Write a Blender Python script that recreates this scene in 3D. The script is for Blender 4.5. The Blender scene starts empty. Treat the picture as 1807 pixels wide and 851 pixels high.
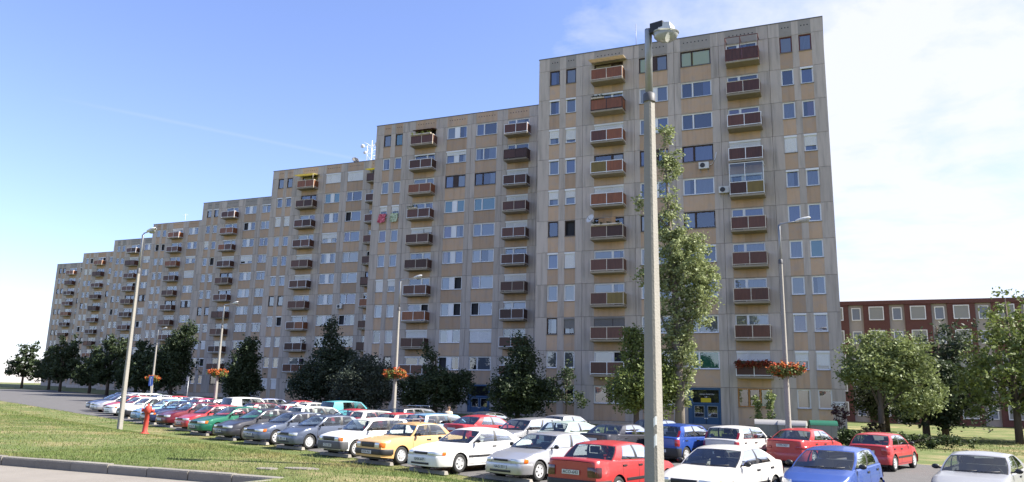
import bpy, math, random
import numpy as np
from mathutils import Vector, Matrix
PI = math.pi
sc = bpy.context.scene
COL = sc.collection

# ------------------------------------------------------------------ camera
camd = bpy.data.cameras.new('camera'); cam = bpy.data.objects.new('camera', camd); COL.objects.link(cam)
YAW, PIT, ROL = math.radians(-23.2855), math.radians(11.643), math.radians(1.477)
fw = Vector((math.sin(YAW)*math.cos(PIT), math.cos(YAW)*math.cos(PIT), math.sin(PIT)))
r0 = Vector((math.cos(YAW), -math.sin(YAW), 0)); u0 = r0.cross(fw)
rr = r0*math.cos(ROL)+u0*math.sin(ROL); uu = -r0*math.sin(ROL)+u0*math.cos(ROL)
M = Matrix((rr, uu, -fw)).transposed().to_4x4(); M.translation = Vector((0, -62.303, 1.259))
cam.matrix_world = M
camd.sensor_width = 36; camd.lens = 27.37; camd.shift_x = 0.0097
camd.clip_start = 0.2; camd.clip_end = 4000
sc.camera = cam
sc.render.resolution_x = 1024; sc.render.resolution_y = 482

# ------------------------------------------------------------------ sun and sky
SUN_AZ, SUN_EL = math.radians(74), math.radians(43)      # azimuth from +Y towards +X
sd = bpy.data.lights.new('sun', 'SUN'); sd.energy = 5.0; sd.angle = math.radians(0.5); sd.color = (1, .955, .88)
so = bpy.data.objects.new('sun', sd); COL.objects.link(so)
sdir = Vector((math.sin(SUN_AZ)*math.cos(SUN_EL), math.cos(SUN_AZ)*math.cos(SUN_EL), math.sin(SUN_EL)))
so.rotation_euler = sdir.to_track_quat('Z', 'Y').to_euler(); so.location = (30, 0, 60)
w = bpy.data.worlds.new('World'); sc.world = w; w.use_nodes = True
nt = w.node_tree; nt.nodes.clear()
def N(t, **k):
    n = nt.nodes.new(t)
    for a, b in k.items(): setattr(n, a, b)
    return n
def L(a, b): nt.links.new(a, b)
out = N('ShaderNodeOutputWorld'); bg = N('ShaderNodeBackground'); bg.inputs[1].default_value = 0.098
sky = N('ShaderNodeTexSky', sky_type='NISHITA', sun_disc=False, sun_elevation=SUN_EL, sun_rotation=SUN_AZ,
        altitude=100, air_density=1.0, dust_density=.7, ozone_density=2.5)
tc = N('ShaderNodeTexCoord'); sep = N('ShaderNodeSeparateXYZ'); L(tc.outputs['Generated'], sep.inputs[0])
def mth(op, a, b=None, clamp=False):
    n = N('ShaderNodeMath', operation=op, use_clamp=clamp)
    for i, v in enumerate((a, b)):
        if v is None: continue
        if isinstance(v, (int, float)): n.inputs[i].default_value = v
        else: L(v, n.inputs[i])
    return n.outputs[0]
zz = mth('ADD', mth('MAXIMUM', sep.outputs[2], 0.0), 0.12)
cx = mth('DIVIDE', sep.outputs[0], zz); cy = mth('DIVIDE', sep.outputs[1], zz)
cmb = N('ShaderNodeCombineXYZ'); L(cx, cmb.inputs[0]); L(cy, cmb.inputs[1])
def noise(vec, scale, det, rough, dist, off=(0, 0, 0)):
    mp = N('ShaderNodeMapping'); L(vec, mp.inputs[0]); mp.inputs['Location'].default_value = off
    n = N('ShaderNodeTexNoise'); L(mp.outputs[0], n.inputs['Vector'])
    n.inputs['Scale'].default_value = scale; n.inputs['Detail'].default_value = det
    n.inputs['Roughness'].default_value = rough; n.inputs['Distortion'].default_value = dist
    return n.outputs['Fac']
n1 = noise(cmb.outputs[0], 1.15, 7, .58, .5, (3.1, 1.7, 0)); n2 = noise(cmb.outputs[0], 4.2, 6, .6, .3, (.4, 2.2, 0))
dens = mth('ADD', mth('MULTIPLY', n1, .62), mth('MULTIPLY', n2, .38))
# cloud bank lies towards +X / +Y (right of the view), thinning out to the left
hor = mth('ADD', mth('MULTIPLY', sep.outputs[0], .80), mth('MULTIPLY', sep.outputs[1], .42))
bank = mth('SUBTRACT', mth('MULTIPLY', hor, .85), .03)
cl = mth('MULTIPLY', mth('SUBTRACT', mth('ADD', dens, mth('MULTIPLY', mth('MINIMUM', bank, .34), .72)), .53), 4.2, True)
# thin condensation trail, a great circle band
wob = mth('MULTIPLY', mth('SUBTRACT', n2, .5), .02)
CT = Vector((0, 0, 0))
def raydir(px, py):
    return (fw + rr*((px-886)/1373.85) - uu*((py-425.5)/1373.85)).normalized()
pn = raydir(300, 214).cross(raydir(640, 283)).normalized()
dp = N('ShaderNodeVectorMath', operation='DOT_PRODUCT'); L(tc.outputs['Generated'], dp.inputs[0]); dp.inputs[1].default_value = pn
tr = mth('SUBTRACT', 1.0, mth('MULTIPLY', mth('ABSOLUTE', mth('ADD', dp.outputs['Value'], mth('MULTIPLY', wob, .08))), 330.0), True)
front = N('ShaderNodeVectorMath', operation='DOT_PRODUCT'); L(tc.outputs['Generated'], front.inputs[0]); front.inputs[1].default_value = raydir(470, 248)
along = mth('MULTIPLY', mth('SUBTRACT', front.outputs['Value'], .972), 50.0, True)
trail = mth('MULTIPLY', mth('MULTIPLY', tr, along), .09)
fac = mth('MAXIMUM', mth('MULTIPLY', cl, .88), trail)
mix = N('ShaderNodeMix', data_type='RGBA'); L(fac, mix.inputs[0]); tint = N('ShaderNodeMix', data_type='RGBA', blend_type='MULTIPLY'); tint.inputs[0].default_value = 1; L(sky.outputs[0], tint.inputs[6]); tint.inputs[7].default_value = (1.0, .925, 1.11, 1); L(tint.outputs[2], mix.inputs[6]); mix.inputs[7].default_value = (3.7, 3.75, 3.9, 1)
L(mix.outputs[2], bg.inputs[0]); L(bg.outputs[0], out.inputs[0])
sc.view_settings.view_transform = 'Standard'; sc.view_settings.look = 'None'; sc.view_settings.gamma = 1
sc.view_settings.exposure = 1.5; sc.view_settings.use_curve_mapping = False
sc.cycles.max_bounces = 8; sc.cycles.transparent_max_bounces = 16; sc.cycles.caustics_reflective = False; sc.cycles.caustics_refractive = False

rnd = random.Random(7)
# ------------------------------------------------------------------ helpers
class MB:
    def __init__(s): s.v = []; s.f = []; s.m = []; s.s = []
    def add(s, vs, fs, mat=0, smooth=False):
        o = len(s.v); s.v += [tuple(p) for p in vs]
        for f in fs: s.f.append(tuple(i+o for i in f)); s.m.append(mat); s.s.append(smooth)
    def box(s, x0, x1, y0, y1, z0, z1, mat=0):
        s.add([(x0,y0,z0),(x1,y0,z0),(x1,y1,z0),(x0,y1,z0),(x0,y0,z1),(x1,y0,z1),(x1,y1,z1),(x0,y1,z1)],
              [(0,3,2,1),(4,5,6,7),(0,1,5,4),(1,2,6,5),(2,3,7,6),(3,0,4,7)], mat)
    def quad(s, a, b, c, d, mat=0): s.add([a, b, c, d], [(0,1,2,3)], mat)
    def grid(s, P, mat=0, smooth=True, flip=False):
        n = len(P); m = len(P[0]); fs = []
        for i in range(n-1):
            for j in range(m-1):
                f = (i*m+j, i*m+j+1, (i+1)*m+j+1, (i+1)*m+j)
                fs.append(f[::-1] if flip else f)
        s.add([p for row in P for p in row], fs, mat, smooth)
    def tube(s, pts, rad, n=8, mat=0, cap=True, smooth=True):
        pts = [Vector(p) for p in pts]
        if not isinstance(rad, (list, tuple)): rad = [rad]*len(pts)
        rows = []
        for i, p in enumerate(pts):
            d = (pts[min(i+1, len(pts)-1)]-pts[max(i-1, 0)])
            if d.length < 1e-9: d = Vector((0, 0, 1))
            d.normalize(); a = d.cross(Vector((0, 0, 1)) if abs(d.z) < .9 else Vector((1, 0, 0))).normalized(); b = d.cross(a)
            rows.append([p+(a*math.cos(2*PI*k/n)+b*math.sin(2*PI*k/n))*rad[i] for k in range(n)])
        fs = []
        for i in range(len(pts)-1):
            for k in range(n): fs.append((i*n+k, i*n+(k+1) % n, (i+1)*n+(k+1) % n, (i+1)*n+k))
        if cap: fs.append(tuple(range(n))[::-1]); fs.append(tuple((len(pts)-1)*n+k for k in range(n)))
        s.add([p for r in rows for p in r], fs, mat, smooth)
    def lathe(s, prof, n=16, mat=0, axis='z', smooth=True, c=(0, 0, 0)):
        vs = []
        for r, h in prof:
            for k in range(n):
                a = 2*PI*k/n; x, y = r*math.cos(a), r*math.sin(a)
                p = (x, y, h) if axis == 'z' else (x, h, y)
                vs.append((p[0]+c[0], p[1]+c[1], p[2]+c[2]))
        fs = []
        for i in range(len(prof)-1):
            for k in range(n):
                f = (i*n+k, i*n+(k+1) % n, (i+1)*n+(k+1) % n, (i+1)*n+k)
                fs.append(f if axis == 'z' else f[::-1])
        s.add(vs, fs, mat, smooth)
    def ball(s, c, rx, ry, rz, n=10, m=6, mat=0):
        prof = []
        P = [[(c[0]+rx*math.sin(PI*i/m)*math.cos(2*PI*k/n), c[1]+ry*math.sin(PI*i/m)*math.sin(2*PI*k/n), c[2]+rz*math.cos(PI*i/m)) for k in range(n+1)] for i in range(m+1)]
        s.grid(P, mat, True, True)
    def mesh(s, name, *mats):
        me = bpy.data.meshes.new(name); me.from_pydata(s.v, [], s.f)
        for m in mats: me.materials.append(m)
        me.polygons.foreach_set('material_index', s.m); me.polygons.foreach_set('use_smooth', s.s)
        me.update(); return me

def ob(name, me, parent=None, loc=(0, 0, 0), rz=0.0, mat=None):
    o = bpy.data.objects.new(name, me); COL.objects.link(o)
    o.location = loc
    if rz: o.rotation_euler = (0, 0, rz)
    if parent: o.parent = parent
    if mat is not None:
        o.material_slots[0].link = 'OBJECT'; o.material_slots[0].material = mat
    return o
def tag(o, label=None, cat=None, group=None, kind=None):
    if label: o['label'] = label
    if cat: o['category'] = cat
    if group: o['group'] = group
    if kind: o['kind'] = kind
    return o

def mat(name, col, rough=.7, metal=0., spec=.3, var=0., scale=4., bump=0., bscale=30., rand=0., coat=0., stretch=None, col2=None, thr=(.4, .65), transl=0., streak=0.):
    m = bpy.data.materials.new(name); m.use_nodes = True; t = m.node_tree; b = t.nodes['Principled BSDF']
    b.inputs['Base Color'].default_value = (*col, 1); b.inputs['Roughness'].default_value = rough
    b.inputs['Metallic'].default_value = metal; b.inputs['Specular IOR Level'].default_value = spec
    if coat: b.inputs['Coat Weight'].default_value = coat; b.inputs['Coat Roughness'].default_value = .04
    tcn = t.nodes.new('ShaderNodeTexCoord'); vec = tcn.outputs['Object']
    if stretch:
        mp = t.nodes.new('ShaderNodeMapping'); mp.inputs['Scale'].default_value = stretch; t.links.new(vec, mp.inputs[0]); vec = mp.outputs[0]
    cur = None
    if rand or var or col2:
        oi = t.nodes.new('ShaderNodeObjectInfo')
        add = t.nodes.new('ShaderNodeVectorMath'); add.operation = 'ADD'
        sca = t.nodes.new('ShaderNodeVectorMath'); sca.operation = 'SCALE'
        cb = t.nodes.new('ShaderNodeCombineXYZ')
        for i in range(3): t.links.new(oi.outputs['Random'], cb.inputs[i])
        sca.inputs['Scale'].default_value = 37.; t.links.new(cb.outputs[0], sca.inputs[0])
        t.links.new(vec, add.inputs[0]); t.links.new(sca.outputs[0], add.inputs[1]); vecn = add.outputs[0]
        nz = t.nodes.new('ShaderNodeTexNoise'); nz.inputs['Scale'].default_value = scale; nz.inputs['Detail'].default_value = 6
        nz.inputs['Roughness'].default_value = .62; t.links.new(vecn, nz.inputs['Vector'])
        rgb = t.nodes.new('ShaderNodeRGB'); rgb.outputs[0].default_value = (*col, 1); cur = rgb.outputs[0]
        if col2:
            rp = t.nodes.new('ShaderNodeMapRange'); rp.inputs[1].default_value = thr[0]; rp.inputs[2].default_value = thr[1]
            t.links.new(nz.outputs['Fac'], rp.inputs[0])
            mx = t.nodes.new('ShaderNodeMix'); mx.data_type = 'RGBA'; t.links.new(rp.outputs[0], mx.inputs[0])
            t.links.new(cur, mx.inputs[6]); mx.inputs[7].default_value = (*col2, 1); cur = mx.outputs[2]
        hv = t.nodes.new('ShaderNodeHueSaturation'); t.links.new(cur, hv.inputs['Color'])
        # value = 1 + var*(noise-.5)*2 + rand*(random-.5)*2
        m1 = t.nodes.new('ShaderNodeMath'); m1.operation = 'MULTIPLY_ADD'; m1.inputs[1].default_value = 2*var; m1.inputs[2].default_value = 1-var-rand
        t.links.new(nz.outputs['Fac'], m1.inputs[0])
        m2 = t.nodes.new('ShaderNodeMath'); m2.operation = 'MULTIPLY_ADD'; m2.inputs[1].default_value = 2*rand
        t.links.new(oi.outputs['Random'], m2.inputs[0]); t.links.new(m1.outputs[0], m2.inputs[2]); t.links.new(m2.outputs[0], hv.inputs['Value'])
        cur = hv.outputs[0]
        if streak:      # rain streaks: fine vertical stains
            mp2 = t.nodes.new('ShaderNodeMapping'); mp2.inputs['Scale'].default_value = (2.6, 2.6, .2); t.links.new(tcn.outputs['Object'], mp2.inputs[0])
            ad2 = t.nodes.new('ShaderNodeVectorMath'); ad2.operation = 'ADD'; t.links.new(mp2.outputs[0], ad2.inputs[0]); t.links.new(sca.outputs[0], ad2.inputs[1])
            n2_ = t.nodes.new('ShaderNodeTexNoise'); n2_.inputs['Scale'].default_value = 1.3; n2_.inputs['Detail'].default_value = 5; t.links.new(ad2.outputs[0], n2_.inputs['Vector'])
            r2 = t.nodes.new('ShaderNodeMapRange'); r2.inputs[1].default_value = .48; r2.inputs[2].default_value = .78; r2.inputs[3].default_value = 1.; r2.inputs[4].default_value = 1-streak
            t.links.new(n2_.outputs['Fac'], r2.inputs[0]); h2 = t.nodes.new('ShaderNodeHueSaturation'); t.links.new(cur, h2.inputs['Color']); t.links.new(r2.outputs[0], h2.inputs['Value']); cur = h2.outputs[0]
        t.links.new(cur, b.inputs['Base Color'])
    if bump:
        nb = t.nodes.new('ShaderNodeTexNoise'); nb.inputs['Scale'].default_value = bscale; nb.inputs['Detail'].default_value = 5; t.links.new(tcn.outputs['Object'], nb.inputs['Vector'])
        bp = t.nodes.new('ShaderNodeBump'); bp.inputs['Strength'].default_value = bump; bp.inputs['Distance'].default_value = .02
        t.links.new(nb.outputs['Fac'], bp.inputs['Height']); t.links.new(bp.outputs[0], b.inputs['Normal'])
    if transl:
        tl = t.nodes.new('ShaderNodeBsdfTranslucent'); mxs = t.nodes.new('ShaderNodeMixShader'); mxs.inputs[0].default_value = transl
        if cur: t.links.new(cur, tl.inputs[0])
        else: tl.inputs[0].default_value = (*col, 1)
        o = t.nodes['Material Output']; t.links.new(b.outputs[0], mxs.inputs[1]); t.links.new(tl.outputs[0], mxs.inputs[2]); t.links.new(mxs.outputs[0], o.inputs[0])
    return m
def glass(name, tint, refl, rough=.02):
    m = bpy.data.materials.new(name); m.use_nodes = True; t = m.node_tree; t.nodes.clear()
    o = t.nodes.new('ShaderNodeOutputMaterial'); tr = t.nodes.new('ShaderNodeBsdfTransparent'); tr.inputs[0].default_value = (*tint, 1)
    gl = t.nodes.new('ShaderNodeBsdfGlossy'); gl.inputs['Roughness'].default_value = rough; gl.inputs[0].default_value = (.95, .97, 1, 1)
    lw = t.nodes.new('ShaderNodeLayerWeight'); lw.inputs[0].default_value = .25
    mr = t.nodes.new('ShaderNodeMapRange'); mr.inputs[3].default_value = refl; mr.inputs[4].default_value = 1.0
    t.links.new(lw.outputs['Fresnel'], mr.inputs[0]); mx = t.nodes.new('ShaderNodeMixShader')
    t.links.new(mr.outputs[0], mx.inputs[0]); t.links.new(tr.outputs[0], mx.inputs[1]); t.links.new(gl.outputs[0], mx.inputs[2]); t.links.new(mx.outputs[0], o.inputs[0])
    return m

CONC = mat('concrete_panel', (.475, .412, .358), .9, var=.2, scale=1.3, bump=.3, bscale=25, rand=.09, stretch=(2.2, 2.2, .35), col2=(.36, .32, .28), thr=(.5, .72), streak=.36)
CONCD = mat('concrete_attic', (.31, .28, .25), .9, var=.2, scale=2.2, bump=.3, rand=.03)
TAN = mat('tan_render', (.48, .335, .225), .9, var=.16, scale=1.7, bump=.25, rand=.13, col2=(.39, .30, .235), thr=(.46, .68), streak=.18)
SLAB = mat('balcony_slab', (.29, .245, .185), .9, var=.22, scale=2.5, bump=.2, rand=.12)
ROOM = mat('dark_room', (.035, .035, .04), .9)  # darkness of unlit rooms and vent holes put into the colour
ROOF = mat('roof_flashing', (.12, .12, .125), .6)
WHITE = mat('white_pvc', (.74, .74, .74), .4, var=.06, scale=6, rand=.06)
BROWN = mat('brown_wood_frame', (.055, .035, .028), .55, var=.2, scale=8, rand=.1)
REDBR = mat('red_brown_frame', (.13, .045, .035), .55, var=.2, scale=8)
ORWOOD = mat('orange_wood_frame', (.42, .20, .06), .5, var=.2, scale=8, stretch=(1, 1, .2))
CREAM = mat('cream_rail_paint', (.56, .49, .40), .6, var=.2, scale=9, rand=.1)
SHUT = mat('roller_shutter', (.72, .72, .71), .5, var=.05, scale=3, rand=.05)
SHUTD = mat('grey_roller_shutter', (.20, .19, .18), .5, var=.05, scale=3)
SILL = mat('window_sill', (.22, .215, .21), .6, var=.2, scale=6)
PANEL = mat('rail_panel_red_brown', (.092, .036, .022), .4, var=.6, scale=2.2, rand=.25, stretch=(3.5, 3.5, .5), spec=.4)
PANELO = mat('rail_panel_orange', (.19, .065, .024), .4, var=.6, scale=2.2, rand=.2, stretch=(3.5, 3.5, .5), spec=.4)
PANELD = mat('rail_panel_dark', (.075, .036, .026), .4, var=.4, scale=3, rand=.3, stretch=(3, 3, .5))
PANELG = mat('rail_panel_olive', (.17, .12, .03), .35, var=.4, scale=2.5, stretch=(3, 3, .5))
WGLASS = glass('window_glass', (.82, .85, .86), .13)
CGLASS = glass('car_glass', (.74, .80, .78), .07)
def curtain(name, c, fold_shade=.35):
    m = bpy.data.materials.new(name); m.use_nodes = True; t = m.node_tree; b = t.nodes['Principled BSDF']; b.inputs['Roughness'].default_value = .9
    tcn = t.nodes.new('ShaderNodeTexCoord'); wv = t.nodes.new('ShaderNodeTexWave'); wv.inputs['Scale'].default_value = 3.2; wv.inputs['Distortion'].default_value = 2.5
    wv.inputs['Detail'].default_value = 2; t.links.new(tcn.outputs['Object'], wv.inputs['Vector'])
    mr = t.nodes.new('ShaderNodeMapRange'); mr.inputs[3].default_value = 1-fold_shade; t.links.new(wv.outputs['Fac'], mr.inputs[0])  # shade between folds put into the colour as wavy darker bands
    hv = t.nodes.new('ShaderNodeHueSaturation'); hv.inputs['Color'].default_value = (*c, 1); t.links.new(mr.outputs[0], hv.inputs['Value'])
    t.links.new(hv.outputs[0], b.inputs['Base Color']); return m
CUR = {k: curtain('curtain_'+k, *v) for k, v in dict(lace=((.26, .29, .36), .45), white=((.52, .52, .53), .3), beige=((.55, .49, .37), .2), yellow=((.80, .80, .24), .08),
       teal=((.08, .28, .28), .2), green=((.05, .27, .17), .25), purple=((.20, .13, .22), .35), grey=((.30, .30, .29), .15), blue=((.14, .18, .34), .3), pink=((.45, .33, .30), .3)).items()}
CUR['none'] = None

# ------------------------------------------------------------------ ground
def zlot(X, Y): return -.47-.0068*X+.0171*Y
RA = Vector((-12.7, -40.7)); RD = Vector((-.903, .43)); RN = Vector((-.43, -.903))   # nose line of the near row
def sstep(a, b, x):
    t = min(1, max(0, (x-a)/(b-a))); return t*t*(3-2*t)
def gz(X, Y):
    s = (Vector((X, Y))-RA).dot(RN); zl = zlot(max(-260, min(260, X)), max(-200, min(160, Y)))
    return zl+(max(zl, -.13)-zl)*sstep(.0, 5.5, s)
GRASSG = mat('grass_ground', (.10, .125, .036), .95, var=.35, scale=.45, bump=.6, bscale=60, col2=(.22, .175, .09), thr=(.48, .66))
ASPH = mat('asphalt', (.105, .10, .097), .9, var=.25, scale=1.2, bump=.4, bscale=80)
PATHM = mat('path_concrete', (.20, .18, .155), .9, var=.2, scale=1.5, bump=.4, bscale=50)
KERBM = mat('kerb_stone', (.19, .175, .15), .9, var=.25, scale=4, bump=.5, bscale=30, rand=.1)
def axis_pts(lo, hi, near, step):
    a = list(np.arange(near[0], near[1]+1e-6, step)); x = near[0]; d = step
    while x > lo: d *= 1.5; x -= d; a.insert(0, max(x, lo))
    x = near[1]; d = step
    while x < hi: d *= 1.5; x += d; a.append(min(x, hi))
    return a
gb = MB(); gx = sorted(axis_pts(-1500, 1500, (-60, 30), 1.5)+[-9.03, -8.99]); gy = sorted(axis_pts(-1200, 1500, (-66, 10), 1.5)+[-50.98, -50.94])
# the paved path lies left of x=-8.75 in front of the kerb: ground sinks under it
def gground(x, y):
    z = gz(x, y)
    return z-.5 if (x < -9.0 and y < -50.96) else z
gb.grid([[(x, y, gground(x, y)) for x in gx] for y in gy], 0, True)
tag(ob('ground', gb.mesh('ground', GRASSG)), kind='structure')
# parking lot sheet: a wide band behind the nose line of the near row
lb = MB(); rows = []
for s in np.arange(-45, 150.1, 3.0):
    rows.append([(lambda p: (p.x, p.y, gz(p.x, p.y)+.012+(0.02 if t > 2.1 else 0)))(RA+RD*s-RN*t) for t in (2.0, 2.5, 3.4, 6, 9, 12, 15, 18, 21.5)])
lb.grid(rows, 0, True, True)
tag(ob('parking_lot', lb.mesh('parking_lot', ASPH)), kind='structure')
# footpath, kerb stones
pb = MB(); pb.grid([[(x, y, -.285+.004*((i+j) % 2)) for i, x in enumerate(np.linspace(-40, -8.95, 12))] for j, y in enumerate(np.linspace(-62, -51.02, 6))], 0, True)
path = tag(ob('path', pb.mesh('path', PATHM)), kind='structure')
kb = MB(); kb.add([(0,0,-.3),(.99,0,-.3),(.99,.14,-.3),(0,.14,-.3),(0,.012,-.012),(.99,.012,-.012),(.99,.14,0),(0,.14,0),(.0,0,-.04),(.99,0,-.04)],
   [(0,3,2,1),(0,1,9,8),(8,9,5,4),(4,5,6,7),(2,3,7,6),(1,2,6,5,9),(3,0,8,4,7)])
KM = kb.mesh('kerb_stone', KERBM)
for i in range(22):
    k = ob('kerb_stone', KM, path, (-9.9-i*1.005, -51.02+rnd.uniform(-.01, .01), -.105+rnd.uniform(-.012, .012)), rnd.uniform(-.012, .012))
for i in range(4): ob('kerb_stone', KM, path, (-8.93+.03*i, -51.3-i*1.005, -.115), -PI/2-.12)

# ------------------------------------------------------------------ apartment blocks
BW, DEP = 24.0, 14.0
PGR = [(0, 4.15), (4.15, 8.75), (8.75, 12.2), (12.2, 15.9), (15.9, 19.85), (19.85, 24.0)]
OPN = [(1.05, 2.0), (2.58, 3.53), (5.2, 7.8), (9.2, 11.65), (12.75, 15.25), (16.5, 18.95), (20.7, 21.65), (22.15, 23.1)]
OPP = [0, 0, 1, 2, 3, 4, 5, 5]
SILLZ, TOPZ, G = 1.35, 2.745, .011
def panel_mesh(g, kind):
    m = MB(); a, b = PGR[g]; xs = [OPN[i] for i in range(8) if OPP[i] == g]
    x = a+G
    edges = []
    for o0, o1 in xs: edges.append((x, o0)); x = o1
    edges.append((x, b-G))
    z0, z1 = {'row': (G, 2.8-G), 'attic': (G, 1.20), 'base': (-1.6, -G)}[kind]
    if kind != 'row':
        m.box(G, b-a-G, 0, .28, z0, z1); return m.mesh('wall_panel', CONC)
    for e0, e1 in edges: m.box(e0-a, e1-a, 0, .28, z0, z1)
    for o0, o1 in xs:
        if kind == 'row': m.box(o0-a, o1-a, .001, .279, TOPZ, 2.8-G)
    return m.mesh('wall_panel', CONC)
PM = {(g, k): panel_mesh(g, k) for g in range(6) for k in ('row', 'attic', 'base')}
_c = {}
def cached(key, fn):
    if key not in _c: _c[key] = fn()
    return _c[key]
def boxmesh(name, x0, x1, y0, y1, z0, z1, *mats):
    m = MB(); m.box(x0, x1, y0, y1, z0, z1); return m.mesh(name, *mats)
def win_frame(w_, h, cells, fm):
    """frame with one opening per cell; a blank cell is a filled panel"""
    m = MB(); t = .05
    m.box(0, w_, .07, .17, 0, t); m.box(0, w_, .07, .17, h-t, h)
    m.box(0, t, .07, .17, t, h-t); m.box(w_-t, w_, .07, .17, t, h-t)
    for i, (a, b, k) in enumerate(cells):
        a2, b2 = max(a, t), min(b, w_-t)
        if i: m.box(a-.02, a+.02, .065, .165, t, h-t); a2 = a+.02
        if i < len(cells)-1: b2 = b-.02
        if k == 'p': m.box(a2, b2, .085, .15, t, h-t); continue
        s = .045; y0, y1 = .08, .16
        m.box(a2, b2, y0, y1, t, t+s); m.box(a2, b2, y0, y1, h-t-s, h-t); m.box(a2, a2+s, y0, y1, t+s, h-t-s); m.box(b2-s, b2, y0, y1, t+s, h-t-s)
    return m.mesh('window_frame', fm)
FM = {'w': WHITE, 'd': BROWN, 'r': REDBR, 'o': ORWOOD}
def shutter_mesh(w_, frac, h, m_):
    m = MB(); n = max(2, int(h*frac/.07)); z = h
    for i in range(n):
        z0 = h-h*frac*(i+1)/n; z1 = h-h*frac*i/n-.006
        m.add([(0, .05, z0), (w_, .05, z0), (w_, .035, (z0+z1)/2), (0, .035, (z0+z1)/2), (w_, .05, z1), (0, .05, z1)], [(0,1,2,3), (3,2,4,5)])
    return m.mesh('roller_shutter', m_)
CRND = random.Random(99)
def window(par, x, zb, w_, h, cells, fr='w', shut=0., box=False, cur=('lace',), shutm='w', dark=None):
    """cells: list of (x0,x1,kind); cur: one curtain key per glass cell"""
    key = ('f', round(w_, 2), round(h, 2), tuple(cells), fr)
    f = ob('window', cached(key, lambda: win_frame(w_, h, cells, FM[fr])), par, (x, 0, zb))
    gi = 0
    for a, b, k in cells:
        if k == 'p': continue
        pw = b-a-.19
        open_ = dark is not None and gi == dark
        if not open_:
            ob('pane', cached(('pn', round(pw, 2), round(h, 2)), lambda: (lambda m: (m.quad((0, 0, 0), (pw, 0, 0), (pw, 0, h-.19), (0, 0, h-.19)), m.mesh('pane', WGLASS))[1])(MB())), f, (a+.095, .125, .095))
        else:   # sash swung inwards, black opening
            ob('pane', cached(('pn', round(pw, 2), round(h, 2)), lambda: (lambda m: (m.quad((0, 0, 0), (pw, 0, 0), (pw, 0, h-.19), (0, 0, h-.19)), m.mesh('pane', WGLASS))[1])(MB())), f, (a+.095, .13, .095), 1.2)
        c = cur[gi % len(cur)]; gi += 1
        if c != 'none' and not open_:
            fc = CRND.choice([1, 1, 1, .6, .45]) if c in ('lace', 'white', 'beige', 'purple', 'pink', 'blue') else 1
            cw = (b-a)*fc
            ob('curtain', cached(('cu', round(cw, 2), round(h, 2)), lambda: (lambda m: (m.grid([[(cw*k/12, .012*(k % 2), zz2) for k in range(13)] for zz2 in (0, h)], 0, True), m.mesh('curtain', CUR['white']))[1])(MB())), f, (a if CRND.random() < .5 else b-cw, .165, 0), 0, CUR[c])
    if shut > 0:
        sm = SHUT if shutm == 'w' else SHUTD
        ob('roller_shutter', cached(('sh', round(w_, 2), round(h, 2), round(shut, 2), shutm), lambda: shutter_mesh(w_-.06, shut, h-.13, sm)), f, (.03, 0, 0))
    if shut > 0 or box:
        ob('shutter_box', cached(('bx', round(w_, 2), shutm), lambda: boxmesh('shutter_box', 0, w_, -.03, .069, 0, .15, SHUT if shutm == 'w' else SHUTD)), f, (0, 0, h-.15))
    return f
def sill(par, w_, x, z):
    ob('window_sill', cached(('sl', round(w_, 2)), lambda: boxmesh('window_sill', -.03, w_+.03, -.06, .07, -.035, -.002, SILL)), par, (x, 0, z))
def rail_frame(w_, d, fmt, posts):
    m = MB(); t = .05
    for z in (.06, 1.0): m.box(0, w_, -d, -d+t, z, z+t); m.box(0, t, -d+t, -.0, z, z+t); m.box(w_-t, w_, -d+t, -.0, z, z+t)
    for x in posts: m.box(x-t/2, x+t/2, -d-.003, -d+t-.003, 0, .06); m.box(x-t/2, x+t/2, -d-.003, -d+t-.003, .06+t, 1.0)
    for x in (0, w_-t): m.box(x, x+t, -d, -d+t, 0, .06); m.box(x, x+t, -d, -d+t, .06+t, 1.0)
    return m.mesh('railing_frame', fmt)
RF = {'w': WHITE, 'c': CREAM, 'd': BROWN, 'r': REDBR}
RP = {'o': PANELO, 'b': PANEL, 'd': PANELD, 'g': PANELG}
def balcony(par, x, z, w_, fr='c', pan='bb', n=2, d=1.1, slab=SLAB):
    b = ob('balcony', cached(('bs', round(w_, 2)), lambda: boxmesh('balcony', 0, w_, -d-.03, .05, -.15, 0, SLAB)), par, (x, 0, z), 0, slab)
    posts = [w_*i/n for i in range(1, n)]
    ob('railing_frame', cached(('rf', round(w_, 2), fr, n), lambda: rail_frame(w_, d, RF[fr], posts)), b)
    xs = [0]+posts+[w_]
    for i in range(n):
        a, c = xs[i]+.035, xs[i+1]-.035
        ob('railing_panel', cached(('rp', round(c-a, 2)), lambda: boxmesh('railing_panel', 0, c-a, 0, .02, .12, .985, PANEL)), b, (a, -d+.016, 0), 0, RP[pan[i % len(pan)]])
    for xx in (.015, w_-.035):
        ob('railing_panel', cached(('rs', d), lambda: boxmesh('railing_panel', 0, .02, -d+.07, -.02, .12, .985, PANEL)), b, (xx, 0, 0), 0, RP[pan[-1]])
    return b
def single(w_): return [(0, w_, 'g')]
C4 = [(0, 1.0, 'g'), (1.0, 1.5, 'p'), (1.5, 2.45, 'g')]
C5 = [(0, .95, 'g'), (.95, 2.5, 'g')]
BLUEM = mat('blue_door_paint', (.035, .085, .17), .5, var=.2, scale=5)
DGREY = mat('door_glass_frame', (.22, .25, .26), .5)
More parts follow.
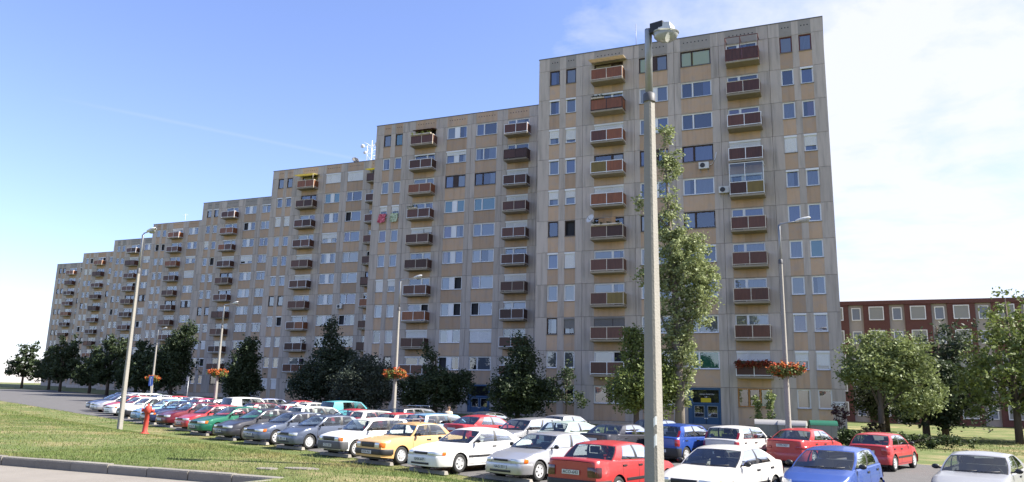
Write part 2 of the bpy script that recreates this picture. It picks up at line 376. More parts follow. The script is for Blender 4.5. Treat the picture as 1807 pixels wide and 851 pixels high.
def text_mesh(body, size, m):
    cu = bpy.data.curves.new('txt', 'FONT'); cu.body = body; cu.size = size; cu.align_x = 'CENTER'; cu.align_y = 'CENTER'; cu.extrude = .002
    cu.resolution_u = 2
    o = bpy.data.objects.new('txt', cu); COL.objects.link(o)
    dg = bpy.context.evaluated_depsgraph_get(); me = bpy.data.meshes.new_from_object(o.evaluated_get(dg))
    bpy.data.objects.remove(o); me.materials.clear(); me.materials.append(m); return me
PRINTW = mat('white_print', (.75, .75, .75), .6); PRINTY = mat('yellow_print', (.55, .42, .02), .6); PRINTK = mat('black_print', (.02, .02, .02), .6)
def entrance(par, x, zb, w_, signs):
    m = MB(); h0 = -1.0
    t = .16
    m.box(0, t*2.2, .05, .2, h0, 2.74); m.box(w_-t, w_, .05, .2, h0, 2.74); m.box(t*2.2, w_-t, .05, .2, 2.58, 2.74); m.box(t*2.2, w_-t, .05, .2, 1.48, 1.62)
    f = ob('entrance', m.mesh('entrance', BLUEM), par, (x, 0, zb))
    ww = w_-t*3.2; hw = ww/2
    ob('pane', (lambda m: (m.quad((0, 0, 0), (ww, 0, 0), (ww, 0, .96), (0, 0, .96)), m.mesh('pane', WGLASS))[1])(MB()), f, (t*2.2, .13, 1.62))
    for i in (0, 1):
        d = MB(); d.box(.02, hw-.02, .08, .13, h0, .5); d.box(.02, .12, .08, .13, .5, 1.46); d.box(hw-.12, hw-.02, .08, .13, .5, 1.46); d.box(.12, hw-.12, .08, .13, 1.38, 1.46)
        e = MB(); e.box(.12, .16, .07, .12, .5, 1.38); e.box(hw-.16, hw-.12, .07, .12, .5, 1.38); e.box(.16, hw-.16, .07, .12, .5, .54); e.box(.16, hw-.16, .07, .12, 1.34, 1.38)
        do = ob('door_leaf', d.mesh('door_leaf', BLUEM), f, (t*2.2+i*hw, 0, 0))
        ob('pane_frame', e.mesh('pane_frame', DGREY), f, (t*2.2+i*hw, 0, 0))
        ob('pane', (lambda m: (m.quad((0, 0, 0), (hw-.3, 0, 0), (hw-.3, 0, .82), (0, 0, .82)), m.mesh('pane', WGLASS))[1])(MB()), f, (t*2.2+i*hw+.15, .1, .53))
        k = MB(); k.box(0, .1, .02, .08, .4, .47); ob('door_handle', k.mesh('door_handle', SHUT), f, (t*2.2+hw+(-.13 if i == 0 else .03), 0, 0))
    if signs:
        # house number lettering and yellow notice behind the glass over the door
        s = ob('lettering', text_mesh('14', .2, PRINTW), f, (w_/2+.1, .12, 2.04)); s.rotation_euler = (PI/2, 0, 0)
        lm = MB(); x = -.45                       # worn line of small white letters, too faint to read in the photo
        for k in range(15):
            wl = .035+.02*((k*7) % 3); hl = .07+.02*((k*5) % 2)
            if k != 6: lm.box(x, x+.012, 0, .004, 0, hl); lm.box(x+.012, x+wl, 0, .004, hl-.014, hl); (k % 2) and lm.box(x+wl-.012, x+wl, 0, .004, 0, hl-.014)
            x += wl+.02
        ob('lettering', lm.mesh('lettering', PRINTW), f, (w_/2+.1, .12, 2.2))
        n = ob('notice', boxmesh('notice', -.38, .38, 0, .006, -.16, .16, PRINTY), f, (w_/2+.1, .115, 1.8))
    return f
EXTRA = []
def build_block(X0, Y0, Z0, label, spec, seed, attic, wext=0.):
    R = random.Random(seed)
    root = bpy.data.objects.new('apartment_block', None); COL.objects.link(root); root.location = (X0, Y0, Z0)
    tag(root, label, 'apartment block', 'stepped row of panel blocks')
    m = MB(); ztop = 2.75+28+1.2
    m.box(0.02, BW-.02+wext, .285, DEP, -2.2, ztop-.1)
    core = m.mesh('core', ROOM, CONC)
    for i, p in enumerate(core.polygons): p.material_index = 0 if p.normal.y < -.5 else 1
    ob('building_core', core, root)
    m = MB(); m.box(-.03, BW+.03+wext, -.03, DEP+.03, ztop-.02, ztop+.06); ob('roof_edge', m.mesh('roof_edge', ROOF), root)
    am = {'g': CONCD, 't': TAN}[attic]
    for g in range(6):
        a = PGR[g][0]
        ob('wall_panel', PM[(g, 'base')], root, (a, .02, -.05))
        p = ob('wall_panel', PM[(g, 'attic')], root, (a, 0, 2.75+28))
        for i in range(8):
            if OPP[i] != g: continue
            o0, o1 = OPN[i]
            ob('attic_infill', cached(('ai', round(o1-o0, 2), attic), lambda: boxmesh('attic_infill', 0, o1-o0, -.006, .01, .012, 1.195, am)), p, (o0-a, 0, 0))
            n = 3 if o1-o0 < 1.2 else 7
            def vh():
                v = MB()
                for k in range(n):
                    xx = (o1-o0)*(k+1)/(n+1); v.lathe([(.055, .0), (.055, -.012)], 8, 0, 'y', c=(xx, .0, .72)); v.add([(xx+.055*math.cos(2*PI*q/8), -.012, .72+.055*math.sin(2*PI*q/8)) for q in range(8)], [tuple(range(8))])
                return v.mesh('vent_holes', ROOM)
            ob('vent_holes', cached(('vh', n, round(o1-o0, 2)), vh), p, (o0-a, 0, 0))
    for r in range(11):
        zb = -.05+2.8*(10-r)
        for g in range(6):
            a = PGR[g][0]
            p = ob('wall_panel', PM[(g, 'row')], root, (a, 0, zb))
            for i in range(8):
                if OPP[i] != g: continue
                o0, o1 = OPN[i]; ww = o1-o0
                if i == 4 and r == 10: continue
                hz = SILLZ
                if i in (2, 5) and r < 10:
                    wx0, wx1, dx0, dx1 = (o0, o0+1.6, o0+1.6, o1) if i == 2 else (o0+.95, o1, o0, o0+.95)
                    for q0, q1, hh in ((wx0, wx1, SILLZ), (dx0, dx1, .80)):
                        ob('spandrel', cached(('sp', round(q1-q0, 2), hh), lambda: boxmesh('spandrel', 0, q1-q0, .015, .275, G, hh-.002, TAN)), p, (q0-a, 0, 0))
                else:
                    ob('spandrel', cached(('sp', round(ww, 2), hz), lambda: boxmesh('spandrel', 0, ww, .015, .275, G, hz-.002, TAN)), p, (o0-a, 0, 0))
        # windows
        hh = TOPZ-SILLZ
        def rc():
            return R.choice(['lace', 'lace', 'none', 'none', 'white', 'blue', 'beige', 'grey', 'lace', 'purple', 'lace', 'none', 'white'])
        pair_style = None
        for i in range(8):
            o0, o1 = OPN[i]; ww = round(o1-o0, 2)
            s = dict((spec or {}).get((r, i), {}))
            if not s:
                if i in (1, 7): base = R.random() < .85 and pair_style
                else: base = None
                if base: s = dict(pair_style)
                else:
                    s = dict(fr='d' if R.random() < (.28 if i in (0, 6) else .2) else 'w')
                    q = R.random()
                    if q < .2: s['box'] = True
                    elif q < .34: s['shut'] = R.choice([.3, .5, .7, 1., 1.])
                if i in (0, 6): pair_style = dict(s)
                s['cur'] = (rc(), rc())
                if R.random() < .07: s['dark'] = 0
            bal = s.pop('bal', None)
            if i in (0, 1, 6, 7): sill(root, ww, o0, zb+SILLZ); window(root, o0, zb+SILLZ, ww, hh, single(ww), **s)
            elif i == 3: sill(root, ww, o0, zb+SILLZ); window(root, o0, zb+SILLZ, ww, hh, C4, **s)
            elif i == 4:
                if r == 10: entrance(root, o0, zb, ww, seed == 1)
                else: sill(root, ww, o0, zb+SILLZ); window(root, o0, zb+SILLZ, ww, hh, C5, **s)
            else:
                if r == 10:
                    sill(root, ww, o0, zb+SILLZ)
                    cs = [(0, ww/3, 'g'), (ww/3, 2*ww/3, 'g'), (2*ww/3, ww, 'g')] if s.get('fr') == 'o' else [(0, ww*.62, 'g'), (ww*.62, ww, 'g')]
                    window(root, o0, zb+SILLZ, ww, hh, cs, **s); continue
                dw = .95 if i == 5 else ww-1.6
                wx, dx = (o0, o0+1.6) if i == 2 else (o0+.95, o0)
                wwid = ww-dw
                s1 = dict(s); s1['cur'] = (s['cur'][0],); s1.pop('dark', None)
                window(root, wx, zb+SILLZ, round(wwid, 2), hh, single(round(wwid, 2)), **s1)
                s2 = dict(s); s2['cur'] = (s['cur'][-1],)
                if s2.get('shut', 0): s2['shut'] = s2['shut']*R.choice([.5, .9, 1])
                window(root, dx, zb+.80, round(dw, 2), TOPZ-.80, single(round(dw, 2)), **s2)
                if bal is None:
                    fr = R.choice(['c', 'w', 'w', 'w', 'd', 'c']); pk = R.choice(['b', 'b', 'd', 'd', 'o', 'b'])
                    bal = (fr, pk+(pk if R.random() < .8 else R.choice('obd')))
                bx = 5.2 if i == 2 else 16.55
                balcony(root, bx, zb+.80, 2.8 if i == 2 else 2.6, bal[0], bal[1], bal[2] if len(bal) > 2 else 2)
    return root

W_ = lambda **k: dict(dict(fr='w', cur=('lace',)), **k)
S1 = {}
def put(i, lst):
    for r, v in enumerate(lst):
        if v is not None: S1[(r, i)] = v
D_ = lambda **k: W_(fr='d', **k)
put(0, [D_(cur=('blue',)), W_(box=True, cur=('blue',)), W_(shut=.55), W_(box=True), W_(shut=.55), D_(cur=('none',)), W_(box=True, cur=('blue',)), W_(), D_(cur=('white',)), W_(cur=('grey',)), W_(cur=('none',))])
put(1, [D_(cur=('grey',)), W_(box=True), W_(shut=.75), W_(box=True, cur=('blue',)), W_(shut=.5), D_(dark=0), W_(shut=1.), W_(cur=('beige',)), D_(shut=.6, shutm='d', cur=('white',)), W_(cur=('grey',)), W_(cur=('none',))])
put(2, [D_(cur=('beige', 'none'), bal=('c', 'oo')), W_(box=True, cur=('grey', 'white'), bal=('d', 'oo')), W_(shut=.8, bal=('w', 'bo')), D_(cur=('none', 'beige'), bal=('w', 'go')), W_(shut=.7, bal=('w', 'oo')),
        D_(cur=('none', 'none'), bal=('c', 'dd')), W_(cur=('grey', 'blue'), bal=('c', 'bb')), W_(cur=('beige', 'lace'), bal=('c', 'bg')), D_(shut=1., shutm='d', bal=('c', 'bb')), W_(cur=('white', 'none'), dark=0, bal=('w', 'db')), W_(cur=('white', 'lace'))])
put(3, [D_(cur=('yellow', 'grey')), W_(cur=('beige', 'lace')), W_(cur=('grey', 'blue')), D_(cur=('blue', 'blue')), W_(cur=('lace', 'lace')), D_(cur=('beige', 'none')), W_(cur=('beige', 'lace')), W_(cur=('white', 'lace')), W_(), W_(), W_()])
put(4, [D_(cur=('yellow', 'yellow')), W_(cur=('none', 'blue')), W_(cur=('none', 'none')), D_(cur=('purple', 'blue')), W_(cur=('lace', 'lace')), D_(cur=('lace', 'none')), W_(box=True, cur=('none',)), W_(), W_(cur=('lace', 'grey')), W_(cur=('green', 'green')), W_()])
put(5, [dict(fr='w', cur=('blue', 'none'), bal=('r', 'bb')), W_(cur=('none', 'none'), bal=('c', 'bb')), W_(cur=('purple', 'purple'), bal=('w', 'bb')), W_(shut=.8, bal=('w', 'bb')), W_(box=True, cur=('lace', 'none'), bal=('w', 'dg')), W_(cur=('blue', 'blue'), bal=('c', 'bb')),
        W_(cur=('lace', 'blue'), bal=('c', 'bb')), W_(cur=('lace', 'blue'), bal=('c', 'bb')), W_(cur=('white', 'beige'), bal=('c', 'bb')), W_(shut=.75, bal=('w', 'dd')), dict(fr='o', cur=('none', 'none', 'green'))])
put(6, [dict(fr='r', cur=('grey',)), W_(cur=('none',)), W_(cur=('lace',)), W_(shut=.97), W_(box=True), W_(cur=('blue',)), W_(cur=('lace',)), W_(cur=('grey',)), W_(box=True, cur=('purple',)), W_(shut=.5), W_(cur=('beige',))])
put(7, [dict(fr='r', cur=('lace',)), W_(box=True, cur=('blue',)), W_(cur=('purple',)), W_(shut=.65, cur=('blue',)), W_(box=True), W_(cur=('blue',)), W_(cur=('teal',)), W_(cur=('lace',)), W_(box=True, cur=('purple',)), W_(shut=.75), W_(cur=('grey',))])
S2 = {(0, 3): W_(cur=('grey', 'blue')), (0, 4): W_(cur=('blue', 'none')), (0, 1): D_(cur=('teal',)), (0, 0): D_(cur=('grey',)), (1, 3): W_(shut=.3, box=True, cur=('blue', 'white')), (2, 3): D_(cur=('blue', 'grey')), (2, 4): D_(cur=('none', 'lace')),
      (3, 3): W_(cur=('teal', 'teal')), (3, 4): W_(cur=('teal', 'teal')), (3, 0): W_(shut=.4, cur=('none',)), (3, 1): W_(shut=.45, cur=('none',)), (4, 0): W_(cur=('purple',)), (4, 1): W_(cur=('lace',)), (4, 3): W_(cur=('purple', 'lace')), (4, 4): W_(cur=('lace', 'lace')),
      (0, 2): D_(cur=('grey', 'none'), bal=('c', 'bb')), (1, 5): W_(cur=('none', 'none'), bal=('d', 'dd')), (3, 5): W_(shut=.9, bal=('c', 'bb')), (4, 5): W_(shut=.9, bal=('w', 'bb')), (5, 3): W_(cur=('pink', 'blue')), (6, 3): W_(cur=('lace', 'none'), dark=1), (7, 3): W_(cur=('lace', 'none'), dark=1)}
S3 = {(0, 3): W_(shut=1., cur=('white',)), (0, 4): W_(shut=1., cur=('white',)), (1, 3): W_(cur=('teal', 'teal')), (1, 4): W_(cur=('none', 'none')), (0, 2): D_(cur=('white', 'none'), bal=('c', 'oo')), (0, 0): D_(cur=('grey',)), (0, 1): D_(cur=('grey',)), (4, 2): W_(shut=.8, bal=('c', 'bb')), (4, 3): W_(cur=('beige', 'white')), (4, 4): W_(cur=('beige', 'beige'))}
BL = [(-23.55, 0, 0, 'nearest and largest grey and tan apartment block, at right, behind the poplar', S1, 1, 'g', 0),
      (-47.58, 10.7, .2, 'second apartment block from the right, set back left of the nearest block', S2, 2, 't', .05),
      (-72.9, 23.5, .8, 'third apartment block from the right, carrying the dish mast on its roof', S3, 3, 't', 1.4),
      (-99., 37.15, 1.5, 'fourth apartment block from the right, left of the block with the dish mast', None, 4, 'g', 2.2),
      (-122.3, 48.2, 1.7, 'fifth apartment block from the right, with a thin white roof aerial', None, 5, 't', .1),
      (-146.5, 60., 2.2, 'sixth apartment block from the right, at the left edge of the photo', None, 6, 'g', .3),
      (-171., 72., 2.7, 'seventh apartment block, far left beyond the edge of the photo', None, 7, 't', .6),
      (-196., 84., 3.2, 'eighth apartment block, farthest of the stepped row', None, 8, 'g', 1.)]
BLK = [build_block(*b) for b in BL]

# ------------------------------------------------------------------ cars
def paint(name, c, metal=0., rough=.32):
    return mat('paint_'+name, c, rough, metal, .5, var=.12, scale=2.2, coat=.4, rand=.05)
PT = {k: paint(k, *v) for k, v in dict(white=((.66, .65, .63),), offwhite=((.52, .50, .47),), silver=((.42, .42, .43), .6), red=((.34, .025, .03),), brightred=((.36, .035, .035),), darkred=((.13, .01, .02), .3),
      orange=((.56, .35, .15),), blue=((.02, .06, .27), .3), midblue=((.035, .075, .27), .2), navy=((.02, .03, .085), .4), slate=((.10, .12, .17), .5), charcoal=((.055, .055, .065), .5), green=((.01, .12, .07), .3),
      lightblue=((.20, .36, .55), .2), turquoise=((.12, .42, .46),), pink=((.45, .04, .12),), black=((.015, .015, .018),), palegreen=((.40, .48, .42), .3)).items()}
BLACKP = mat('black_plastic', (.022, .022, .024), .5, spec=.4); GREYP = mat('grey_plastic', (.085, .085, .09), .55)
TYRE = mat('tyre_rubber', (.025, .025, .025), .85); RIM = mat('wheel_cover', (.50, .50, .50), .4, .3); RIMD = mat('steel_wheel', (.16, .16, .165), .5, .3)
HEADL = mat('headlight_glass', (.55, .57, .58), .12, .35, .6, var=.25, scale=18, coat=.8); TAILL = mat('taillight_red', (.28, .006, .01), .15, 0, .5, coat=.8); TAILD = mat('taillight_smoked', (.045, .008, .012), .15, 0, .5, coat=.8)
AMBER = mat('indicator_amber', (.62, .13, .01), .2, coat=.6); CHROME = mat('chrome', (.6, .6, .6), .15, 1.)
SEATM = mat('seat_fabric', (.12, .12, .125), .9); PLATEM = mat('number_plate', (.55, .56, .53), .5)
def spec_(**k):
    d = dict(L=4.3, W=1.68, H=1.4, wb=2.55, fo=.85, nz=.68, cu=1.2, cz=.92, wt=1.9, rt=3.15, ru=3.75, rz=.96, tz=.95, Rw=.295, kf=.2, kr=.14, bf=.10, br=.06,
             roofw=.74, spl=(.05, .47, .505, .83), head=(.44, .80, .55, .68), ind=None, grille=(.42, .56, .66), bump=(.24, .50), bumpc='p', tail=(.42, .84, .62, .80), tailc='r', rbump=(.26, .54), plate_f=.42, plate_r=.70, mould=.50, rim='c', handles=2)
    d.update(k); return d
SPEC = dict(
 saloon=spec_(L=4.68, W=1.70, H=1.37, wb=2.72, fo=.95, nz=.70, cu=1.38, cz=.90, wt=2.1, rt=3.3, ru=4.0, rz=.94, tz=.93, head=(.36, .80, .56, .67), grille=(.34, .58, .66), bump=(.22, .53), plate_f=.43, ind=(.80, .93, .56, .67)),
 notchback=spec_(L=4.26, W=1.69, H=1.41, wb=2.54, fo=.80, cu=1.18, wt=1.82, rt=3.12, ru=3.55, rz=.99, tz=1.02, tail=(.50, .86, .60, .84), tailc='d', rbump=(.22, .52), bumpc='k', plate_r=.70, br=.03),
 fastback=spec_(L=4.35, W=1.70, H=1.40, wb=2.6, fo=.88, nz=.70, cu=1.28, cz=.93, wt=1.98, rt=3.05, ru=3.92, rz=.97, tz=.98, head=(.40, .78, .57, .70), ind=(.78, .92, .57, .70), grille=(.38, .58, .69), bump=(.24, .54)),
 compact=spec_(L=4.18, W=1.69, H=1.38, wb=2.62, fo=.82, nz=.66, cu=1.2, cz=.90, wt=1.95, rt=3.15, ru=3.75, rz=.95, tz=.94, head=(.40, .76, .54, .66), ind=(.76, .90, .54, .66), grille=(.30, .58, .64), bump=(.22, .52)),
 boxsaloon=spec_(L=4.2, W=1.61, H=1.40, wb=2.40, fo=.88, nz=.80, cu=1.30, cz=.93, wt=1.72, rt=2.85, ru=3.35, rz=.94, tz=.86, kf=.10, kr=.10, bf=.03, br=.03, head=(.40, .62, .58, .74), ind=(.63, .84, .58, .74), grille=(.39, .58, .74), bump=(.34, .52), bumpc='k', tail=(.45, .75, .55, .72), roofw=.77, spl=(.04, .44, .475, .88), rim='s', mould=None, plate_f=.42),
 boxhatch=spec_(L=3.68, W=1.56, H=1.41, wb=2.36, fo=.74, nz=.78, cu=1.05, cz=.93, wt=1.52, rt=3.28, ru=3.58, rz=.93, tz=.93, kf=.08, kr=.06, bf=.03, br=.02, head=(.40, .62, .58, .72), ind=(.63, .80, .58, .72), grille=(.39, .58, .72), bump=(.28, .56), bumpc='g', tail=(.52, .78, .58, .86), roofw=.80, spl=(.04, .46, .495, .88), rim='s', mould=.44),
 hatch=spec_(L=3.72, W=1.60, H=1.38, wb=2.39, fo=.74, nz=.68, cu=1.0, cz=.90, wt=1.68, rt=3.05, ru=3.52, rz=.95, tz=.95, head=(.36, .72, .55, .67), grille=(.33, .58, .66), bump=(.22, .53), tail=(.50, .80, .62, .88), spl=(.05, .52, .555, .86), rim='s'),
 liftback=spec_(L=4.5, W=1.75, H=1.43, wb=2.67, fo=.92, nz=.66, cu=1.22, cz=.92, wt=2.0, rt=3.2, ru=4.1, rz=1.0, tz=1.0, head=(.30, .80, .55, .66), grille=(.28, .57, .65), bump=(.22, .50), Rw=.31, tail=(.45, .86, .62, .82)),
 tallhatch=spec_(L=3.78, W=1.64, H=1.46, wb=2.45, fo=.74, nz=.68, cu=.95, cz=.93, wt=1.62, rt=3.35, ru=3.66, rz=.97, tz=.97, head=(.36, .76, .55, .68), grille=(.3, .52, .58), bump=(.22, .52), tail=(.62, .80, .62, .97), tailtall=1, rbump=(.24, .55), bumpc='k', plate_r=.44, spl=(.05, .50, .535, .86), roofw=.78),
 estate=spec_(L=4.3, W=1.69, H=1.42, wb=2.53, fo=.85, nz=.68, cu=1.12, cz=.91, wt=1.8, rt=3.85, ru=4.15, rz=.94, tz=.94, head=(.38, .78, .55, .67), bump=(.24, .54), bumpc='k', tail=(.56, .80, .60, .90), spl=(.04, .36, .385, .66), tri=1),
 roundsaloon=spec_(L=4.38, W=1.72, H=1.42, wb=2.62, fo=.9, cu=1.1, wt=1.9, rt=3.1, ru=3.75, rz=1.0, tz=1.02, kr=.2, br=.12, tail=(.48, .90, .68, .78), rbump=(.24, .52), plate_r=.80, roofw=.71, mould=None),
 minicar=spec_(L=3.82, W=1.65, H=1.44, wb=2.49, fo=.76, nz=.70, cu=.98, cz=.95, wt=1.80, rt=3.2, ru=3.62, rz=1.0, tz=1.0, kf=.26, bf=.14, head=(.45, .86, .55, .72), grille=(.3, .48, .54), bump=(.22, .52)),
 van=spec_(L=3.9, W=1.65, H=1.62, wb=2.5, fo=.75, nz=.78, cu=.85, cz=1.0, wt=1.5, rt=3.6, ru=3.82, rz=1.02, tz=1.02, tail=(.6, .78, .6, .95), roofw=.82, spl=(.05, .38, .41, .70)))

def car_parts(sp):
    q = SPEC[sp]; Lc, W, H = q['L'], q['W'], q['H']; Rw = q['Rw']; Ra = Rw+.055
    uf, ur = q['fo'], q['fo']+q['wb']
    def ztop(u):
        return float(np.interp(u, [0, .05, .14, .5*q['cu'], q['cu'], q['ru'], max(q['ru']+.02, Lc-.10), Lc-.03, Lc],
                     [q['nz']-.06, q['nz']-.015, q['nz']+.01, .45*q['nz']+.55*q['cz']+.015, q['cz'], q['rz'], q['tz'], q['tz']-.015, q['tz']-.06]))
    def wpl(u):
        return W/2*(1-q['kf']*max(0, 1-u/.55)**2.2)*(1-q['kr']*max(0, 1-(Lc-u)/.5)**2.2)
    def zs(u): return ztop(u)-.035
    def fz(u, z):
        t = (z-.22)/max(.1, zs(u)-.22); return 1-.16*(t-.42)**2
    def zlow(u):
        z = .21+.05*max(0, 1-u/.5)+.06*max(0, 1-(Lc-u)/.5)
        for uw in (uf, ur):
            d = abs(u-uw)
            if d < Ra: z = max(z, Rw+math.sqrt(Ra*Ra-d*d))
        return z
    def dfm(u, y):
        k = (y/(W/2))**2
        return u+q['bf']*k*max(0, 1-u/.8)-q['br']*k*max(0, 1-(Lc-u)/.8)
    def X(u, y, z): return (Lc/2-dfm(u, y), y, z)
    us = set([0, .02, .06, .12, .2, .32, .45, .6, q['cu'], q['ru'], Lc, Lc-.02, Lc-.06, Lc-.12, Lc-.2, Lc-.35, Lc-.5])
    for uw in (uf, ur):
        for k in range(13): us.add(uw-Ra*math.cos(PI*k/12))
        us.add(uw-Ra-.004); us.add(uw+Ra+.004)
    for v in np.arange(uf+Ra, ur-Ra, .22): us.add(float(v))
    us = sorted(u for u in us if 0 <= u <= Lc)
    us = [u for i, u in enumerate(us) if i == 0 or u-us[i-1] > .003 or u in (q['cu'], q['ru'], Lc)]
    b = MB()
    lev = [0, .15, .35, .6, .82, 1.]
    def half(u, sgn):
        z0, z1 = zlow(u), zs(u); P = []
        for t in lev:
            z = z0+t*(z1-z0); P.append(X(u, sgn*wpl(u)*fz(u, z), z))
        wsh = wpl(u)*fz(u, z1); zt = ztop(u)
        for f_, dz in ((.955, -.012), (.82, 0.), (.42, .012), (0, .016)): P.append(X(u, sgn*wsh*f_, zt+dz))
        return P
    rings = {s: [half(u, s) for u in us] for s in (1, -1)}
    for s in (1, -1):
        for i in range(len(us)-1):
            um = (us[i]+us[i+1])/2; incab = q['cu'] < um < q['ru']
            n = 7 if incab else 10
            P = [rings[s][i][:n], rings[s][i+1][:n]]
            b.grid(P, 0, True, s < 0)
    # merge grid strips' shading by building caps separately
    for end, u in ((0, 0.), (1, Lc)):
        A, B = rings[-1][0 if end == 0 else -1], rings[1][0 if end == 0 else -1]
        rows = []
        for j in range(7):
            ya, yb = A[j][1], B[j][1]
            rows.append([X(u, ya+(yb-ya)*k/10, A[j][2]+(.0 if j < 6 else .016*(1-abs(k-5)/5))) for k in range(11)])
        b.grid(rows, 0, True, end == 0)
        top = rows[-1]; cen = [B[9], B[8], B[7]]
    # weld
    parts = []
    me = b.mesh('body', BLACKP)
    import bmesh
    bm = bmesh.new(); bm.from_mesh(me); bmesh.ops.remove_doubles(bm, verts=bm.verts, dist=.0008); bmesh.ops.recalc_face_normals(bm, faces=bm.faces)
    for e in bm.edges:
        if len(e.link_faces) == 2 and e.calc_face_angle(0) > .75: e.smooth = False
    bm.to_mesh(me); bm.free()
    parts.append(('body', me, 'P', []))
    m = MB(); m.box(-Lc/2+.2, Lc/2-.2, -W/2+.2, W/2-.2, .17, .52)
    parts.append(('underbody', m.mesh('underbody', BLACKP), None, []))
    # ---- greenhouse
    wbA = lambda u: wpl(u)*fz(u, zs(u))*.955
    cu, ru, wt, rt = q['cu'], q['ru'], q['wt'], q['rt']; wr = W/2*q['roofw']
    zr = lambda a: H-.05-.045*(2*a-1)**2
    def S(a, bb, s):
        ub = cu+.03+(ru-cu-.06)*a; ut = wt+(rt-wt)*a; u = ub+(ut-ub)*bb
        zb_ = ztop(ub)-.012; z = zb_+(zr(a)-zb_)*bb; y = wbA(ub)+(wr-wbA(ub))*bb+.035*math.sin(PI*bb)
        return X(u, s*y, z)
    def F(c, bb):      # windscreen, c in -1..1
        p0, p1 = Vector(S(0, bb, -1)), Vector(S(0, bb, 1)); p = p0.lerp(p1, (c+1)/2); p.x += (.14-.06*bb)*(1-c*c); p.z += .03*bb*(1-c*c); return p
    def Bk(c, bb):
        p0, p1 = Vector(S(1, bb, -1)), Vector(S(1, bb, 1)); p = p0.lerp(p1, (c+1)/2); p.x -= (.10-.05*bb)*(1-c*c); p.z += .03*bb*(1-c*c); return p
    fr = MB()
    def cell(fn, a0, a1, b0, b1, mt, tgt, na=3, nb=3, flip=False):
        tgt.grid([[fn(a0+(a1-a0)*i/na, b0+(b1-b0)*j/nb) for i in range(na+1)] for j in range(nb+1)], mt, True, flip)
    sa = q['spl']; cells = [(sa[0], sa[1]), (sa[2], sa[3])]
    if q.get('tri'): cells.append((sa[3]+.025, .93))
    for s in (1, -1):
        fn = lambda a, bb, s=s: S(a, bb, s); fl = s > 0
        cell(fn, 0, 1, 0, .05, 0, fr, 8, 1, fl); cell(fn, 0, 1, .93, 1, 0, fr, 8, 1, fl)
        x = 0
        for c0, c1 in cells+[(1, 1)]:
            if c0 > x: cell(fn, x, c0, .05, .93, 0 if (x == 0 or c0 == 1 or c0-x > .06) else 1, fr, 1, 4, fl)
            if c1 > c0:
                e = .014
                cell(fn, c0, c1, .05, .075, 1, fr, 4, 1, fl); cell(fn, c0, c1, .905, .93, 1, fr, 4, 1, fl)
                cell(fn, c0, c0+e, .075, .905, 1, fr, 1, 4, fl); cell(fn, c1-e, c1, .075, .905, 1, fr, 1, 4, fl)
                wn = MB(); cell(fn, c0+e, c1-e, .075, .905, 0, wn, 4, 4, fl); parts.append(('side_window', wn.mesh('side_window', CGLASS), None, []))
            x = c1
    for nm, fn, fl in (('windscreen', F, True), ('rear_window', Bk, False)):
        fl2 = not fl
        cell(fn, -1, -.955, 0, 1, 0, fr, 1, 4, fl2); cell(fn, .955, 1, 0, 1, 0, fr, 1, 4, fl2)
        cell(fn, -.955, .955, .95, 1, 0, fr, 8, 1, fl2); cell(fn, -.955, .955, 0, .06, 1, fr, 8, 1, fl2)
        cell(fn, -.955, -.92, .06, .95, 1, fr, 1, 4, fl2); cell(fn, .92, .955, .06, .95, 1, fr, 1, 4, fl2); cell(fn, -.92, .92, .91, .95, 1, fr, 8, 1, fl2)
        wn = MB(); cell(fn, -.92, .92, .06, .91, 0, wn, 8, 4, fl2); parts.append((nm, wn.mesh(nm, CGLASS), None, []))
    rows = []
    for i in range(9):
        a = i/8; row = []
        for j in range(9):
            c = -1+j/4
            p0, p1 = Vector(S(a, 1, -1)), Vector(S(a, 1, 1)); p = p0.lerp(p1, (c+1)/2)
            wf, wk = max(0, 1-a*4), max(0, 1-(1-a)*4)
            p.x += .08*(1-c*c)*wf-.05*(1-c*c)*wk; p.z += (.03+.02*math.sin(PI*a))*(1-c*c); row.append(p)
        rows.append(row)
    fr.grid(rows, 0, True, True)
    fme = fr.mesh('roof_and_pillars', BLACKP, BLACKP); bm = bmesh.new(); bm.from_mesh(fme); bmesh.ops.remove_doubles(bm, verts=bm.verts, dist=.0015); bmesh.ops.recalc_face_normals(bm, faces=bm.faces)
    for e in bm.edges:
        if len(e.link_faces) == 2 and e.calc_face_angle(0) > .9: e.smooth = False
    bm.to_mesh(fme); bm.free()
    parts.append(('roof_and_pillars', fme, 'P', []))
    # ---- bands on nose and tail
    def edge(sv, z, off, rear):
        u_end = Lc if rear else 0; w0 = wpl(u_end)*fz(u_end, z)
        sg = 1 if sv >= 0 else -1; a = abs(sv)
        if a <= w0-.03: uu_, y, nu, ny = 0, a, 1, 0
        else:
            d = a-(w0-.03); uu_ = max(0, d-.03); t = min(1, d/.06); nu, ny = 1-t, t
            y = wpl(uu_ if not rear else Lc-uu_)*fz(uu_ if not rear else Lc-uu_, z)-(.03 if d < .03 else 0)*(1-t)
        u = (uu_-off*nu); y = y+off*ny
        if rear: u = Lc-u
        return X(u, sg*y, z)
    def band(name, s0, s1, z0, z1, off, mt, rear, n=None, ret=False, zc=None):
        m = MB(); n = n or max(2, int(abs(s1-s0)/.06)); S_ = [s0+(s1-s0)*i/n for i in range(n+1)]
        O = [[edge(v, z0, off, rear) for v in S_], [edge(v, z0+(z1-z0)*.15, off+.012, rear) for v in S_], [edge(v, z0+(z1-z0)*.85, off+.012, rear) for v in S_], [edge(v, z1, off, rear) for v in S_]]
        I = [[edge(v, z0, -.03, rear) for v in S_], [edge(v, z1, -.03, rear) for v in S_]]
        fl = not rear
        m.grid(O, 0, True, fl); m.grid([I[0], O[0]], 0, False, fl); m.grid([O[3], I[1]], 0, False, fl)
